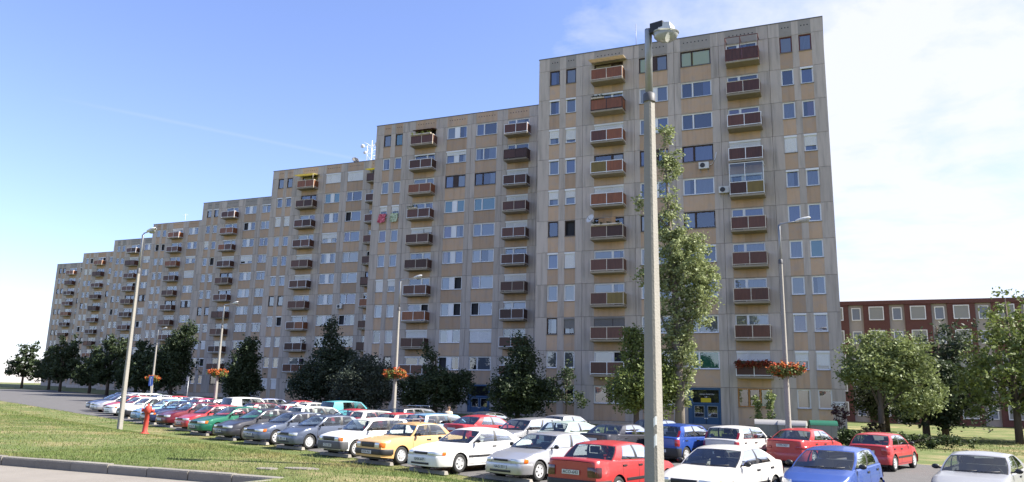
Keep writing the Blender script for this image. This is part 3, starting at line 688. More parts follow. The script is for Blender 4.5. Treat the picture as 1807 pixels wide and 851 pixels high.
        m.grid([[I[0][0], O[0][0]], [I[1][0], O[3][0]]], 0, False); m.grid([[I[0][-1], O[0][-1]], [I[1][-1], O[3][-1]]], 0, False)
        return m.mesh(name, mt)
    wn, wtl = wpl(0), wpl(Lc)
    bf_len = wn+uf-Ra-.02-.06; br_len = wtl+(Lc-ur)-Ra-.08
    bm_ = {'p': BLACKP, 'k': BLACKP, 'g': GREYP}[q['bumpc']]
    parts.append(('front_bumper', band('front_bumper', -bf_len, bf_len, *q['bump'], .035, bm_, False, 36), 'P' if q['bumpc'] == 'p' else None, []))
    parts.append(('rear_bumper', band('rear_bumper', -br_len, br_len, *q['rbump'], .035, bm_, True, 36), 'P' if q['bumpc'] == 'p' else None, []))
    g = q['grille']; parts.append(('grille', band('grille', -g[0]*.9, g[0]*.9, g[1], g[2], .006, BLACKP, False), None, []))
    if q['bumpc'] == 'p': parts.append(('air_intake', band('air_intake', -.42, .42, q['bump'][0]+.05, q['bump'][0]+.12, .045, BLACKP, False), None, []))
    h = q['head']
    for s in (1, -1):
        parts.append(('headlight', band('headlight', s*h[0], s*(h[1] if not q['ind'] else h[1]), h[2], h[3], .012, HEADL, False), None, []))
        if q['ind']: parts.append(('indicator', band('indicator', s*(q['ind'][0]+.01), s*q['ind'][1], q['ind'][2], q['ind'][3], .011, AMBER, False), None, []))
        t = q['tail']; parts.append(('taillight', band('taillight', s*t[0], s*t[1], t[2], min(t[3], ztop(Lc)-.03), .014, TAILL if q['tailc'] == 'r' else TAILD, True), None, []))
        if q.get('tailtall'):      # tall lamps that run up the rear pillars
            m = MB(); fnl = lambda c, bb, s=s: Bk(s*(.90+.13*c), bb)
            P = [[(lambda p: (p.x-.012, p.y*1.004, p.z))(fnl(c/2, bb/5*.62)) for c in range(3)] for bb in range(6)]
            m.grid(P, 0, True, s > 0); parts.append(('taillight', m.mesh('taillight', TAILL), None, []))
    # plates
    m = MB(); m.box(-.006, .006, -.26, .26, -.055, .055); pm = m.mesh('number_plate', PLATEM)
    xf = Vector(edge(0, q['plate_f'], .055, False)); xr = Vector(edge(0, q['plate_r'], .03 if q['plate_r'] > q['rbump'][1] else .055, True))
    parts.append(('number_plate', pm, None, [], xf)); parts.append(('number_plate', pm, None, [], xr))
    # mirrors, handles, mouldings, seams, wipers
    for s in (1, -1):
        m = MB(); um = cu+.30; y = wpl(um)*fz(um, zs(um)); z = ztop(um)+.05; xm = Lc/2-um
        m.ball((xm, s*(y+.12), z+.02), .055, .10, .065, 10, 6); m.box(xm-.02, xm+.03, min(s*(y-.05), s*(y+.05)), max(s*(y-.05), s*(y+.05)), z-.03, z)
        parts.append(('side_mirror', m.mesh('side_mirror', BLACKP), None, []))
        for a in (cells[0][1], cells[1][1]-.02):
            uh = cu+.03+(ru-cu-.06)*a-.06; zh = ztop(uh)-.13; y = wpl(uh)*fz(uh, zh)
            m = MB(); m.box(Lc/2-uh-.09, Lc/2-uh+.09, min(s*(y-.01), s*(y+.022)), max(s*(y-.01), s*(y+.022)), zh-.02, zh+.02); parts.append(('door_handle', m.mesh('door_handle', BLACKP), None, []))
        if q['mould']:
            m = MB(); uls = np.linspace(uf+Ra+.03, ur-Ra-.03, 10); zc = q['mould']
            def sp_(u, z, off): return X(u, s*(wpl(u)*fz(u, z)+off), z)
            m.grid([[sp_(u, zc-.035, -.005) for u in uls], [sp_(u, zc-.03, .014) for u in uls], [sp_(u, zc+.03, .014) for u in uls], [sp_(u, zc+.035, -.005) for u in uls]], 0, False, s > 0)
            parts.append(('side_moulding', m.mesh('side_moulding', BLACKP), None, []))
        m = MB()
        for a, lo in ((0.03, .30), (cells[0][1]+.017, .27), (cells[1][1], Rw+Ra*.95)):
            u1 = cu+.03+(ru-cu-.06)*a
            pts = [(u1, z) for z in np.linspace(lo, ztop(u1)-.02, 6)]
            m.grid([[X(u+d, s*(wpl(u)*fz(u, z)+.0025), z) for u, z in pts] for d in (-.006, .006)], 0, False, s < 0)
        uls = np.linspace(uf+Ra+.05, ur-Ra+.1, 8)
        m.grid([[X(u, s*(wpl(u)*fz(u, .27+d)+.0025), .27+d) for u in uls] for d in (-.006, .006)], 0, False, s > 0)
        parts.append(('door_seam', m.mesh('door_seam', BLACKP), None, []))
    m = MB()
    for c0, c1 in ((-.55, .1), (.05, .75)):
        p0 = F(c0, .03); p1 = F(c1, .10); m.tube([p0+Vector((.02, 0, .02)), p1+Vector((.03, 0, .02))], .012, 5)
    parts.append(('wiper', m.mesh('wiper', BLACKP), None, []))
    # interior
    um = (wt+cu)/2
    m = MB(); m.box(Lc/2-cu-.45, Lc/2-cu-.05, -W/2+.24, W/2-.24, .5, q['cz']-.04); parts.append(('dashboard', m.mesh('dashboard', SEATM), None, []))
    sx = Lc/2-(cu+1.28)
    def seat(y0, y1, x, hz):
        m = MB(); m.add([(x+.05, y0, .5), (x+.05, y1, .5), (x-.10, y1, hz), (x-.10, y0, hz), (x-.07, y0, .5), (x-.07, y1, .5), (x-.19, y1, hz), (x-.19, y0, hz)],
                        [(0,1,2,3), (5,4,7,6), (4,0,3,7), (1,5,6,2), (3,2,6,7)]); return m
    for y in (-.36, .36):
        m = seat(y-.23, y+.23, sx, H-.36); m.box(sx-.2, sx-.11, y-.13, y+.13, H-.34, H-.17); m.box(sx-.0, sx+.45, y-.24, y+.24, .38, .53)
        parts.append(('seat', m.mesh('seat', SEATM), None, []))
    m = seat(-W/2+.24, W/2-.24, max(sx-.95, Lc/2-ru+.2), H-.42); parts.append(('rear_seat', m.mesh('rear_seat', SEATM), None, []))
    m = MB(); P = []
    m.tube([(Lc/2-cu-.58+.10*math.cos(2*PI*k/16)*.4, .36+.18*math.sin(2*PI*k/16), q['cz']-.06+.18*math.cos(2*PI*k/16)) for k in range(17)], .014, 5)
    parts.append(('steering_wheel', m.mesh('steering_wheel', BLACKP), None, []))
    # wheels
    tw = MB(); tw.lathe([(Rw*.62, -.085), (Rw*.93, -.09), (Rw, -.06), (Rw, .06), (Rw*.93, .09), (Rw*.62, .085), (Rw*.60, 0), (Rw*.62, -.085)], 22, 0, 'y'); tm = tw.mesh('wheel', TYRE)
    rm = MB(); rm.lathe([(Rw*.64, .06), (Rw*.66, .088), (Rw*.60, .08), (Rw*.50, .072), (Rw*.28, .09), (Rw*.12, .094), (.001, .095)], 22, 0, 'y')
    rm.lathe([(Rw*.64, -.05), (.001, -.05)], 22, 1, 'y')
    nh = 8 if q['rim'] == 's' else 5
    for k in range(nh):
        a = 2*PI*k/nh; ra, rb = (.36, .46) if q['rim'] == 's' else (.30, .50); da = .16 if q['rim'] == 's' else .24
        rm.add([(Rw*r_*math.cos(a+d), hh_, Rw*r_*math.sin(a+d)) for r_, d, hh_ in ((ra, -da, .088), (rb, -da*.8, .079), (rb, da*.8, .079), (ra, da, .088))], [(0,1,2,3)], 1)
    rmm = rm.mesh('rim', RIM if q['rim'] == 'c' else RIM, BLACKP)
    return parts, tm, rmm, (Lc/2-uf, Lc/2-ur, W/2-.105, Rw), (xf, xr)
CARP = {}
PLTXT = {}
def car(kind, colour, x, y, nose_in, label, plate=None, da=0., hub=None, group=None):
    """nose_in: True = nose towards the buildings"""
    if kind not in CARP: CARP[kind] = car_parts(kind)
    parts, tm, rmm, (xa, xb, yw, Rw), (xf, xr) = CARP[kind]
    root = bpy.data.objects.new('parked_car', None); COL.objects.link(root)
    ang = math.radians(70.1+(0 if nose_in else 180)+da)
    z = gz(x, y)+.032
    nx = Vector((math.cos(ang), math.sin(ang)))
    zf, zr_ = gz(x+nx.x*1.3, y+nx.y*1.3), gz(x-nx.x*1.3, y-nx.y*1.3)
    if not nose_in: pass
    root.location = (x, y, z); root.rotation_euler = (0, -math.atan2(zlot(x+nx.x, y+nx.y)-zlot(x-nx.x, y-nx.y), 2), ang)
    root.location.z = zlot(x, y)+.034
    tag(root, label, 'car', group or 'cars parked in front of the blocks')
    pm = PT[colour]
    for it in parts:
        nm, me, k = it[0], it[1], it[2]
        o = ob(nm, me, root, it[4] if len(it) > 4 else (0, 0, 0))
        if k == 'P': o.material_slots[0].link = 'OBJECT'; o.material_slots[0].material = pm
        if nm == 'number_plate' and plate and ((it[4] == xr) == nose_in):
            if plate not in PLTXT: PLTXT[plate] = text_mesh(plate, .115, PRINTK)
            t = ob('plate_lettering', PLTXT[plate], o, (-.009 if nose_in else .009, 0, 0)); t.rotation_euler = (PI/2, 0, -PI/2 if nose_in else PI/2)
    for sx in (xa, xb):
        for s in (1, -1):
            wl = ob('wheel', tm, root, (sx, s*yw, Rw), 0 if s > 0 else PI)
            ob('rim', rmm, wl)
    return root
CARS = [  # kind, colour, x, y, nose_in, label, plate, dangle
 ('minicar', 'midblue', -.25, -39.65, False, 'blue hatchback with black wipers at the bottom right corner', None, 4),
 ('fastback', 'offwhite', -2.87, -40.65, False, 'off-white saloon seen from its front, right of the near concrete lamp post', None, 2),
 ('notchback', 'brightred', -5.68, -40.85, True, 'red saloon seen from behind, left of the near concrete lamp post', 'ACO-643', 3),
 ('compact', 'silver', -8.69, -38.15, False, 'silver saloon with amber indicators between the white saloon and the red one', 'HAG-331', 0),
 ('saloon', 'white', -11.61, -37.4, False, 'long white saloon beside the orange car with a roof rack', 'GHX-647', 0),
 ('boxsaloon', 'orange', -14.52, -36.3, False, 'boxy orange saloon with a roof rack', 'BZA-962', 0),
 ('boxhatch', 'white', -17.38, -34.95, False, 'boxy white hatchback with grey bumper, left of the orange saloon', 'CDU-205', 0),
 ('hatch', 'slate', -20.73, -33.35, False, 'dark blue-grey hatchback with steel wheels, left of the boxy white hatchback', 'FRC-118', 0),
 ('compact', 'slate', -23.4, -32.0, False, 'slate blue car between the dark grey liftback and a dark hatchback', 'DPN-552', 0),
 ('liftback', 'charcoal', -26.0, -30.85, False, 'dark grey liftback with alloy wheels next to the green car', 'GKM-480', 0),
 ('fastback', 'green', -29.2, -29.3, False, 'dark green car beside the red hatchback', 'FBL-709', 0),
 ('hatch', 'red', -32.25, -27.6, False, 'red hatchback with black bumper in the near row, left of the green car', 'EEP-233', 0),
 ('roundsaloon', 'darkred', -35.5, -25.4, False, 'dark wine-red saloon left of the red hatchback, near row', None, 0),
 ('saloon', 'navy', -38.2, -23.9, False, 'dark navy saloon behind the red hydrant, near row', None, 0),
 ('compact', 'lightblue', -41.2, -22.2, False, 'pale blue saloon right behind the red hydrant', None, 0),
 ('estate', 'white', -44.5, -20.4, False, 'white estate at the left end of the near row', None, 0),
 ('saloon', 'white', -47.4, -18.7, False, 'white saloon at the left edge of the photo, near row', None, 0),
 ('hatch', 'red', -50.3, -17.0, False, 'red hatchback far left of the near row', None, 0),
 ('liftback', 'silver', -53.2, -15.2, False, 'silver liftback far left of the near row', None, 0),
 ('compact', 'navy', -56.0, -13.5, False, 'navy car farthest left in the near row', None, 0),
 ('fastback', 'silver', 3.3, -38.0, False, 'silver saloon right of the blue hatchback', None, 2),
 # second row
 ('hatch', 'red', 1.5, -27.3, True, 'red car mostly cut off at the right edge, second row', None, 0),
 ('roundsaloon', 'brightred', -1.35, -27.4, True, 'bright red saloon seen from behind, in front of the waste containers', 'IYM-907', 0),
 ('tallhatch', 'offwhite', -3.75, -28.4, True, 'cream-silver hatchback with tall red tail lamps', None, 0),
 ('tallhatch', 'blue', -5.95, -28.8, True, 'dark blue hatchback with tall red tail lamps', 'HMC-801', 0),
 ('roundsaloon', 'charcoal', -8.35, -29.6, True, 'black-tailed dark grey saloon left of the lamp post, second row', None, 0),
 ('hatch', 'palegreen', -10.75, -28.7, True, 'pale silver hatchback with dark rear window, second row', None, 0),
 ('estate', 'silver', -13.0, -28.8, False, 'silver-white estate facing the viewer in the second row', None, 0),
 ('roundsaloon', 'red', -15.7, -27.3, True, 'red rounded saloon behind the long white saloon', None, 0),
 ('estate', 'lightblue', -17.9, -27.4, True, 'light blue estate behind the orange saloon', None, 0),
 ('hatch', 'red', -20.0, -27.3, True, 'red hatchback behind the orange saloon, left of the blue estate', None, 0),
 ('boxhatch', 'offwhite', -22.1, -26.6, True, 'pale hatchback with dark rear window behind the boxy white hatchback', None, 0),
 ('fastback', 'red', -24.3, -25.9, False, 'red car in the second row, right of the glaring white one', None, 0),
 ('estate', 'white', -27.1, -24.6, True, 'white estate with sun glare on its roof, second row', None, 0),
 ('boxsaloon', 'white', -31.0, -22.6, False, 'old white boxy saloon in the second row', None, 0),
 ('hatch', 'darkred', -34.2, -20.6, True, 'wine-red hatchback in the second row', None, 0),
 ('van', 'white', -37.6, -18.4, True, 'tall white hatchback with dark rear window, second row', None, 0),
 ('estate', 'charcoal', -40.4, -17.0, True, 'dark grey estate behind the dark grey liftback', None, 0),
 ('hatch', 'pink', -43.2, -16.0, True, 'magenta-red hatchback under the flower basket lamp, second row', None, 0),
 ('fastback', 'silver', -46.2, -14.3, True, 'silver car in the second row behind the red hatchback', None, 0),
 ('hatch', 'red', -49.2, -12.8, True, 'red hatchback in the far second row', None, 0),
 ('saloon', 'silver', -52.8, -11.0, True, 'silver saloon in the far second row', None, 0),
 ('estate', 'palegreen', -56.2, -9.2, True, 'grey-green estate in the far second row', None, 0),
 ('compact', 'white', -59.6, -7.4, True, 'white car far left in the second row', None, 0),
 ('hatch', 'navy', -63.0, -5.6, True, 'navy hatchback farthest left in the second row', None, 0),
 # behind
 ('hatch', 'navy', -8.3, -22.2, True, 'navy car behind the dark blue hatchback', None, 0),
 ('estate', 'charcoal', -23.0, -20.6, True, 'dark estate with roof bars under the middle lamp post', None, 0),
 ('hatch', 'silver', -13.4, -21.4, True, 'silver hatchback parked behind the second row, left of the navy car', None, 0),
 ('saloon', 'charcoal', -18.2, -21.0, True, 'dark saloon parked behind the red rounded saloon', None, 0),
 ('hatch', 'offwhite', -33.2, -16.6, True, 'pale hatchback just left of the turquoise car', None, 0),
 ('fastback', 'red', -36.6, -13.6, True, 'red car in the back row before the dark pointed tree', None, 0),
 ('estate', 'navy', -41.0, -11.6, True, 'navy estate in the back row beyond the white tall hatchback', None, 0),
 ('van', 'turquoise', -29.3, -18.6, True, 'turquoise tall car in front of the trees', None, 0),
]
CO = {}
for c in CARS: CO[c[5]] = car(*c)
# roof rack of the orange saloon and of the dark estate
for lab, zt in (('boxy orange saloon with a roof rack', 1.40), ('dark estate with roof bars under the middle lamp post', 1.42)):
    for xx in (.25, -.45):
        m = MB(); m.tube([(xx, -.62, zt-.02), (xx, -.60, zt+.10), (xx, .60, zt+.10), (xx, .62, zt-.02)], .018, 6); ob('roof_bar', m.mesh('roof_bar', CHROME), CO[lab])

# ------------------------------------------------------------------ wheel stops under the noses of the near row
STOPM = mat('wheel_stop_concrete', (.24, .22, .19), .9, var=.25, scale=4, bump=.4, bscale=30, rand=.15)
m = MB(); m.add([(-.9,-.09,0),(.9,-.09,0),(.9,.09,0),(-.9,.09,0),(-.88,-.06,.11),(.88,-.06,.11),(.88,.06,.11),(-.88,.06,.11)], [(0,3,2,1),(4,5,6,7),(0,1,5,4),(1,2,6,5),(2,3,7,6),(3,0,4,7)])
WS = m.mesh('wheel_stop', STOPM)
WSL = ['blue hatchback at bottom right', 'off-white saloon by the near post', 'tail of the near red saloon', 'silver saloon', 'long white saloon', 'boxy orange saloon', 'boxy white hatchback', 'dark hatchback with steel wheels', 'slate blue car', 'dark grey liftback', 'dark green car', 'near-row red hatchback', 'dark wine-red saloon', 'dark navy saloon', 'pale blue saloon', 'white estate at left']
for i, c in enumerate(CARS[:16]):
    lo = SPEC[c[0]]['L']/2-.35
    x, y = c[2]-.34*lo, c[3]-.94*lo
    o = ob('wheel_stop', WS, None, (x, y, zlot(x, y)+.02), math.radians(70.1-90+rnd.uniform(-3, 3)))
    tag(o, 'low pale concrete wheel stop under the '+WSL[i], 'wheel stop', 'wheel stops along the near row')

# ------------------------------------------------------------------ trees
BARK = mat('bark', (.095, .075, .06), .95, var=.4, scale=5, bump=.8, bscale=14, stretch=(2, 2, .4))
BARKL = mat('pale_bark', (.17, .145, .125), .95, var=.35, scale=5, bump=.8, bscale=14, stretch=(2, 2, .4))
LEAF = {k: mat('leaf_'+k, c, .6, 0, .35, var=.55, scale=s_, transl=.3) for k, c, s_ in (('poplar', (.24, .275, .12), .9), ('maple', (.13, .165, .045), 1.1), ('dark', (.042, .062, .026), 1.0), ('deep', (.034, .052, .028), 1.0), ('grey', (.050, .066, .046), .9), ('light', (.17, .205, .075), 1.0), ('hedge', (.06, .085, .03), 2.0), ('wine', (.07, .03, .035), 3.0), ('rust', (.06, .045, .022), 1.2))}
def leaf_cloud(rg, lobes, n, size, seed_clump=.8, hollow=.35, droop=0.):
    """leaf quads clustered in clumps inside ellipsoid lobes -> verts, faces"""
    vol = np.array([a[3]*a[4]*a[5] for a in lobes])**.75; vol = vol/vol.sum()
    V = []
    for lb, fr in zip(lobes, vol):
        nl = int(n*fr); c = np.array(lb[:3]); R_ = np.array(lb[3:6])
        nc = max(10, int(nl/26))
        d = rg.normal(size=(nc, 3)); d /= np.linalg.norm(d, axis=1)[:, None]
        rad = (hollow+(1-hollow)*rg.random(nc)**.55)*(1+.16*rg.normal(size=nc))
        cc = c+d*rad[:, None]*R_
        k = rg.integers(0, nc, nl); off = rg.normal(size=(nl, 3))*seed_clump*np.array([.34, .34, .26])
        off[:, 2] -= droop*np.abs(rg.normal(size=nl))
        V.append(cc[k]+off)
    P = np.concatenate(V); n = len(P)
    a = rg.normal(size=(n, 3)); a[:, 2] *= .6; a /= np.linalg.norm(a, axis=1)[:, None]
    b = np.cross(a, rg.normal(size=(n, 3))); b /= np.linalg.norm(b, axis=1)[:, None]
    s = size*(.6+.8*rg.random(n))[:, None]
    v = np.stack([P-a*s, P-b*s*.55+a*s*.1, P+a*s, P+b*s*.55+a*s*.1], 1).reshape(-1, 3)
    f = np.arange(4*n).reshape(-1, 4)
    return v, f
def fast_mesh(name, v, f, m_):
    me = bpy.data.meshes.new(name); me.vertices.add(len(v)); me.vertices.foreach_set('co', np.asarray(v, dtype=np.float32).ravel())
    k = f.shape[1]; me.loops.add(f.size); me.loops.foreach_set('vertex_index', f.astype(np.int32).ravel())
    me.polygons.add(len(f)); me.polygons.foreach_set('loop_start', np.arange(0, f.size, k, dtype=np.int32)); me.polygons.foreach_set('loop_total', np.full(len(f), k, dtype=np.int32))
    me.materials.append(m_); me.update(calc_edges=True); me.validate(); return me
def tree(name, label, x, y, trunk, lobes, n, size, leaf, seed, cat='tree', group=None, bark=BARK, clump=.8, hollow=.35, droop=0., limbs=7, zb=None):
    """trunk: list of (dx,dy,z,r)"""
    rg = np.random.default_rng(seed); R = random.Random(seed)
    root = bpy.data.objects.new(name, None); COL.objects.link(root); root.location = (x, y, gz(x, y)-.05 if zb is None else zb)
    tag(root, label, cat, group)
    m = MB(); m.tube([t[:3] for t in trunk], [t[3] for t in trunk], 9)
    for i in range(limbs):
        lb = lobes[i % len(lobes)]; d = Vector((R.uniform(-1, 1), R.uniform(-1, 1), R.uniform(-.2, .8)))
        end = Vector(lb[:3])+Vector((d.x*lb[3]*.7, d.y*lb[4]*.7, d.z*lb[5]*.7))
        best = min(trunk[1:], key=lambda t: abs(t[2]-(end.z-abs(end.x)-.8))); st = Vector(best[:3]); mid = st.lerp(end, .5)+Vector((0, 0, .15*(end-st).length*R.uniform(.2, 1)))
        r_ = best[3]*.5; m.tube([st, mid, end], [r_, r_*.6, r_*.18], 6)
    ob('trunk', m.mesh('trunk', bark), root)
    v, f = leaf_cloud(rg, lobes, n, size, clump, hollow, droop)
    ob('crown', fast_mesh('crown', v, f, LEAF[leaf]), root)
    return root
# camera-facing directions for laying out crowns: a lobe offset along (RX) is across the view from the lot
RX = Vector((.93, .37))
def lb(a, z, ra, rz, dep=None, dy=0.): return (RX.x*a-RX.y*dy, RX.y*a+RX.x*dy, z, ra, dep or ra, rz)
tree('poplar', 'tall slender poplar with bare lower trunk in front of the nearest block', -9.06, -13.13,
     [(0, 0, 0, .34), (.05, 0, 2.2, .28), (.0, 0, 5, .24), (-.1, 0, 9, .18), (-.35, -.1, 13, .12), (-.5, -.2, 17, .06), (-.55, -.2, 19.6, .02)],
     [lb(.75, 10.2, 1.55, 3.0, 1.4), lb(1.25, 8.6, 1.3, 2.0), lb(-.35, 12.6, .95, 1.9), lb(-.7, 9.8, .95, 2.2, 1.), lb(-.45, 16.8, .55, 1.9, .55), lb(-.1, 17.6, .5, 1.3, .5), lb(-.45, 19.2, .5, 1.0, .5), lb(-.25, 14.8, .5, 1.2, .5), lb(.1, 6.6, .95, 1.7), lb(.55, 4.9, .8, 1.2, .8), lb(-2.1, 10.0, .5, .9, .5), lb(-2.25, 14.6, .35, .7, .4), lb(-.5, 4.2, .5, 1.0), lb(1.9, 9.9, .7, 1.4, .7), lb(1.3, 12.2, .6, 1.1, .6), lb(.6, 6.9, .7, 1.2, .7), lb(-.7, 7.6, .5, 1.2, .5), lb(.3, 3.6, .6, .9, .6), lb(-.35, 3.0, .5, .7, .5), lb(.5, 2.4, .4, .6, .4), lb(-.2, 5.6, .8, 1.0, .8), lb(.1, 11.4, .9, 2.2, .9)],
     21000, .10, 'poplar', 11, bark=BARKL, clump=.45, hollow=.25, limbs=34)
tree('maple_tree', 'low leafy maple beside the near concrete lamp post, left of the poplar', -11.6, -13.7, [(0, 0, 0, .2), (0, 0, 1.3, .17), (.1, 0, 3, .12), (0, 0, 5, .05)],
     [lb(.3, 3.4, 1.8, 1.7), lb(-.5, 2.6, 1.3, 1.1), lb(.1, 5.2, 1.1, 1.2), lb(1.6, 2.9, 1.2, 1.5), lb(-.1, 6.2, .6, .7), lb(1.2, 4.4, 1.1, 1.2)], 15000, .10, 'maple', 12, clump=.6)
tree('lime_tree', 'dark bushy tree at the left corner of the nearest block', -23.0, -5.0, [(0, 0, 0, .22), (0, 0, 1.5, .18), (0, 0, 4, .1), (0, 0, 6.3, .03)],
     [lb(0, 2.6, 2.0, 2.0), lb(-.8, 2.0, 1.5, 1.5), lb(.9, 2.3, 1.7, 1.5), lb(.2, 4.8, 1.4, 1.4), lb(.1, 6.2, .7, .8), lb(2.0, 3.0, .7, .6)], 17000, .11, 'dark', 13, clump=.7)
tree('young_tree', 'thin young tree with sparse leaves before the left windows of the nearest block', -18.3, -7.2, [(0, 0, 0, .06), (0, 0, 2, .05), (.05, 0, 4.2, .02)],
     [lb(0, 3.4, .7, .7), lb(-.5, 2.3, .7, .5), lb(.6, 2.1, .8, .5), lb(.1, 4.3, .35, .5), lb(-.9, 3.2, .5, .4)], 1500, .10, 'dark', 14, clump=.5)  # shade beside the block put into the dark leaf colour
tree('cherry_tree', 'spreading dark tree in front of the second block, left of the lime', -30.6, -4.2, [(0, 0, 0, .22), (0, 0, 1.4, .18), (0, 0, 3, .1), (-.2, 0, 5.5, .04)],
     [lb(-.4, 2.4, 2.1, 1.5), lb(-2.0, 2.3, 1.3, 1.3), lb(1.9, 2.4, 1.3, 1.2), lb(.4, 3.2, 1.6, 1.0), lb(-.4, 4.6, .5, 1.0), lb(-.9, 5.6, .35, .7), lb(2.4, 3.6, .7, .5)], 15000, .11, 'dark', 15, clump=.6)
tree('yew_tree', 'tall dark tree with pointed top before the third block', -40.6, -5.3, [(0, 0, 0, .26), (0, 0, 2, .2), (0, 0, 5, .1), (0, 0, 8, .03)],
     [lb(0, 3.2, 2.6, 1.9), lb(-1.9, 2.6, 1.5, 1.4), lb(1.2, 3.8, 1.6, 1.6), lb(.1, 5.4, 1.4, 1.3), lb(0, 6.8, .7, .9), lb(0, 7.9, .35, .7), lb(1.6, 5.0, .8, .7)], 22000, .11, 'deep', 16, clump=.65)
tree('willow_tree', 'grey-green drooping tree to the right of the tall dark pointed tree', -35.9, -6.9, [(0, 0, 0, .22), (.1, 0, 1.6, .18), (0, 0, 3.2, .1), (0, 0, 5, .03)],
     [lb(-.2, 2.9, 2.0, 1.7), lb(1.1, 2.5, 1.5, 1.4), lb(-1.3, 2.6, 1.3, 1.5), lb(-.1, 4.4, 1.2, .9), lb(1.4, 3.9, .8, .8)], 20000, .095, 'grey', 17, clump=.7, droop=.25)
tree('hornbeam_tree', 'dark rounded tree between the third and fourth blocks', -57.9, 3.9, [(0, 0, 0, .22), (0, 0, 2, .18), (0, 0, 6.5, .05)],
     [lb(-.1, 3.2, 1.7, 2.1), lb(.2, 5.2, 1.2, 1.5), lb(.4, 6.5, .8, .8), lb(-.8, 2.2, 1.2, 1.3), lb(.9, 2.4, 1.0, 1.3)], 13000, .13, 'dark', 18, clump=.7)
tree('hornbeam_tree', 'large dark tree before the fifth block, by the thin far lamp', -75.1, 11.0, [(0, 0, 0, .26), (0, 0, 2.5, .2), (0, 0, 9, .05)],
     [lb(.2, 4.4, 2.4, 2.6), lb(.9, 7.2, 1.5, 1.9), lb(1.4, 8.9, .8, .8), lb(-1.2, 3.6, 1.6, 2.0), lb(-.3, 6.4, 1.4, 1.3)], 16000, .14, 'dark', 19, clump=.8)
DTL = ['nearest dark tree of the distant row at far left', 'second dark tree of the distant row at far left', 'third dark tree of the distant row at far left', 'fourth, smaller dark tree of the distant row at far left', 'fifth, taller dark tree of the distant row at far left', 'last but one dark tree of the distant row at far left', 'farthest dark tree of the distant row at far left']
k = 0
for x, y, s_ in ((-86, 17, .8), (-93, 22, 1.0), (-101, 24, 1.15), (-112, 30, .9), (-124, 34, 1.2), (-140, 44, 1.1), (-156, 50, 1.2)):
    k += 1
    tree('hornbeam_tree', DTL[k-1], x, y, [(0, 0, 0, .26), (0, 0, 2.5, .2), (0, 0, 8*s_, .05)],
         [lb(0, 4*s_, 2.4*s_, 2.4*s_), lb(.6, 6.4*s_, 1.6*s_, 1.8*s_), lb(-1.5*s_, 3.4*s_, 1.6*s_, 1.8*s_), lb(1.6*s_, 3.2*s_, 1.5*s_, 1.7*s_)], 4500, .24, 'dark', 30+k, group='distant trees at far left')
# right edge
tree('walnut_tree', 'sunlit pale green tree at the right edge beside the nearest block', 2.3, -8.6, [(0, 0, 0, .22), (0, 0, 2, .17), (0, 0, 4, .1), (0, 0, 6, .03)],
     [lb(-.6, 5.0, 1.7, 1.2), lb(.9, 4.4, 1.9, 1.5), lb(-1.5, 4.2, 1.0, .8), lb(.2, 6.0, 1.2, .8), lb(2.2, 3.2, 1.6, 1.5), lb(2.0, 5.6, 1.3, 1.1)], 15000, .10, 'light', 41, clump=.6)
for i, (x, y, s_, lf, lab) in enumerate(((3.4, 9, .9, 'dark', 'dark tree beside the gable of the nearest block'), (7.0, 4, 1.15, 'deep', 'deep green tree behind the sunlit tree at the right edge'), (10.5, -2, 1.35, 'maple', 'bushy green tree right of the sunlit one, beyond the edge'),
        (15, 2, 1.5, 'dark', 'tall dark tree far right, beyond the photo edge'), (17, -10, .8, 'light', 'small pale tree far right, beyond the photo edge'), (22, 0, 1.4, 'maple', 'rounded green tree at the far right end'), (5.5, 1.0, .8, 'dark', 'low dark tree close to the gable of the nearest block'))):
    tree('broadleaf_tree', lab, x, y, [(0, 0, 0, .26), (0, 0, 2.5, .2), (0, 0, 7*s_, .05)],
         [lb(0, 3.6*s_, 2.4*s_, 2.4*s_), lb(.6, 5.8*s_, 1.6*s_, 1.6*s_), lb(-1.3*s_, 3.0*s_, 1.6*s_, 1.8*s_), lb(1.6*s_, 2.6*s_, 1.5*s_, 1.8*s_)], 9000, .135, lf, 50+i, clump=.7)
# shrubs, hedge, saplings
def shrub(name, label, x, y, lobes, n, size, leaf, seed, stems=5, cat='shrub'):
    rg = np.random.default_rng(seed); R = random.Random(seed)
    root = bpy.data.objects.new(name, None); COL.objects.link(root); root.location = (x, y, gz(x, y)-.03); tag(root, label, cat)
    m = MB()
    for i in range(stems):
        l_ = lobes[i % len(lobes)]; m.tube([(R.uniform(-.1, .1), R.uniform(-.1, .1), 0), (l_[0]*.5, l_[1]*.5, l_[2]*.5), (l_[0]+R.uniform(-.2, .2)*l_[3], l_[1], l_[2]+l_[5]*.6)], [.025, .02, .006], 5)
    ob('stem', m.mesh('stem', BARK), root)
    v, f = leaf_cloud(rg, lobes, n, size, .25, .3); ob('foliage', fast_mesh('foliage', v, f, LEAF[leaf]), root)
    return root
shrub('climbing_plant', 'tall leafy shoot before the wooden window, the left one of two', -4.55, -10.5, [lb(0, .9, .16, .5), lb(-.1, 1.7, .2, .5), lb(-.22, 2.45, .2, .4)], 420, .11, 'light', 61, 2, 'plant')
shrub('climbing_plant', 'tall leafy shoot before the wooden window, the right one of two', -3.95, -10.45, [lb(-.1, .9, .16, .5), lb(.0, 1.8, .2, .5), lb(.1, 2.6, .2, .4)], 420, .11, 'light', 62, 2, 'plant')
shrub('wine_red_shrub', 'wine-red thin shrub below the white wall plaque', -.1, -8.2, [lb(0, 1.3, .5, .6), lb(-.2, 1.9, .4, .4), lb(.3, 1.7, .35, .5)], 380, .08, 'wine', 63, 9)
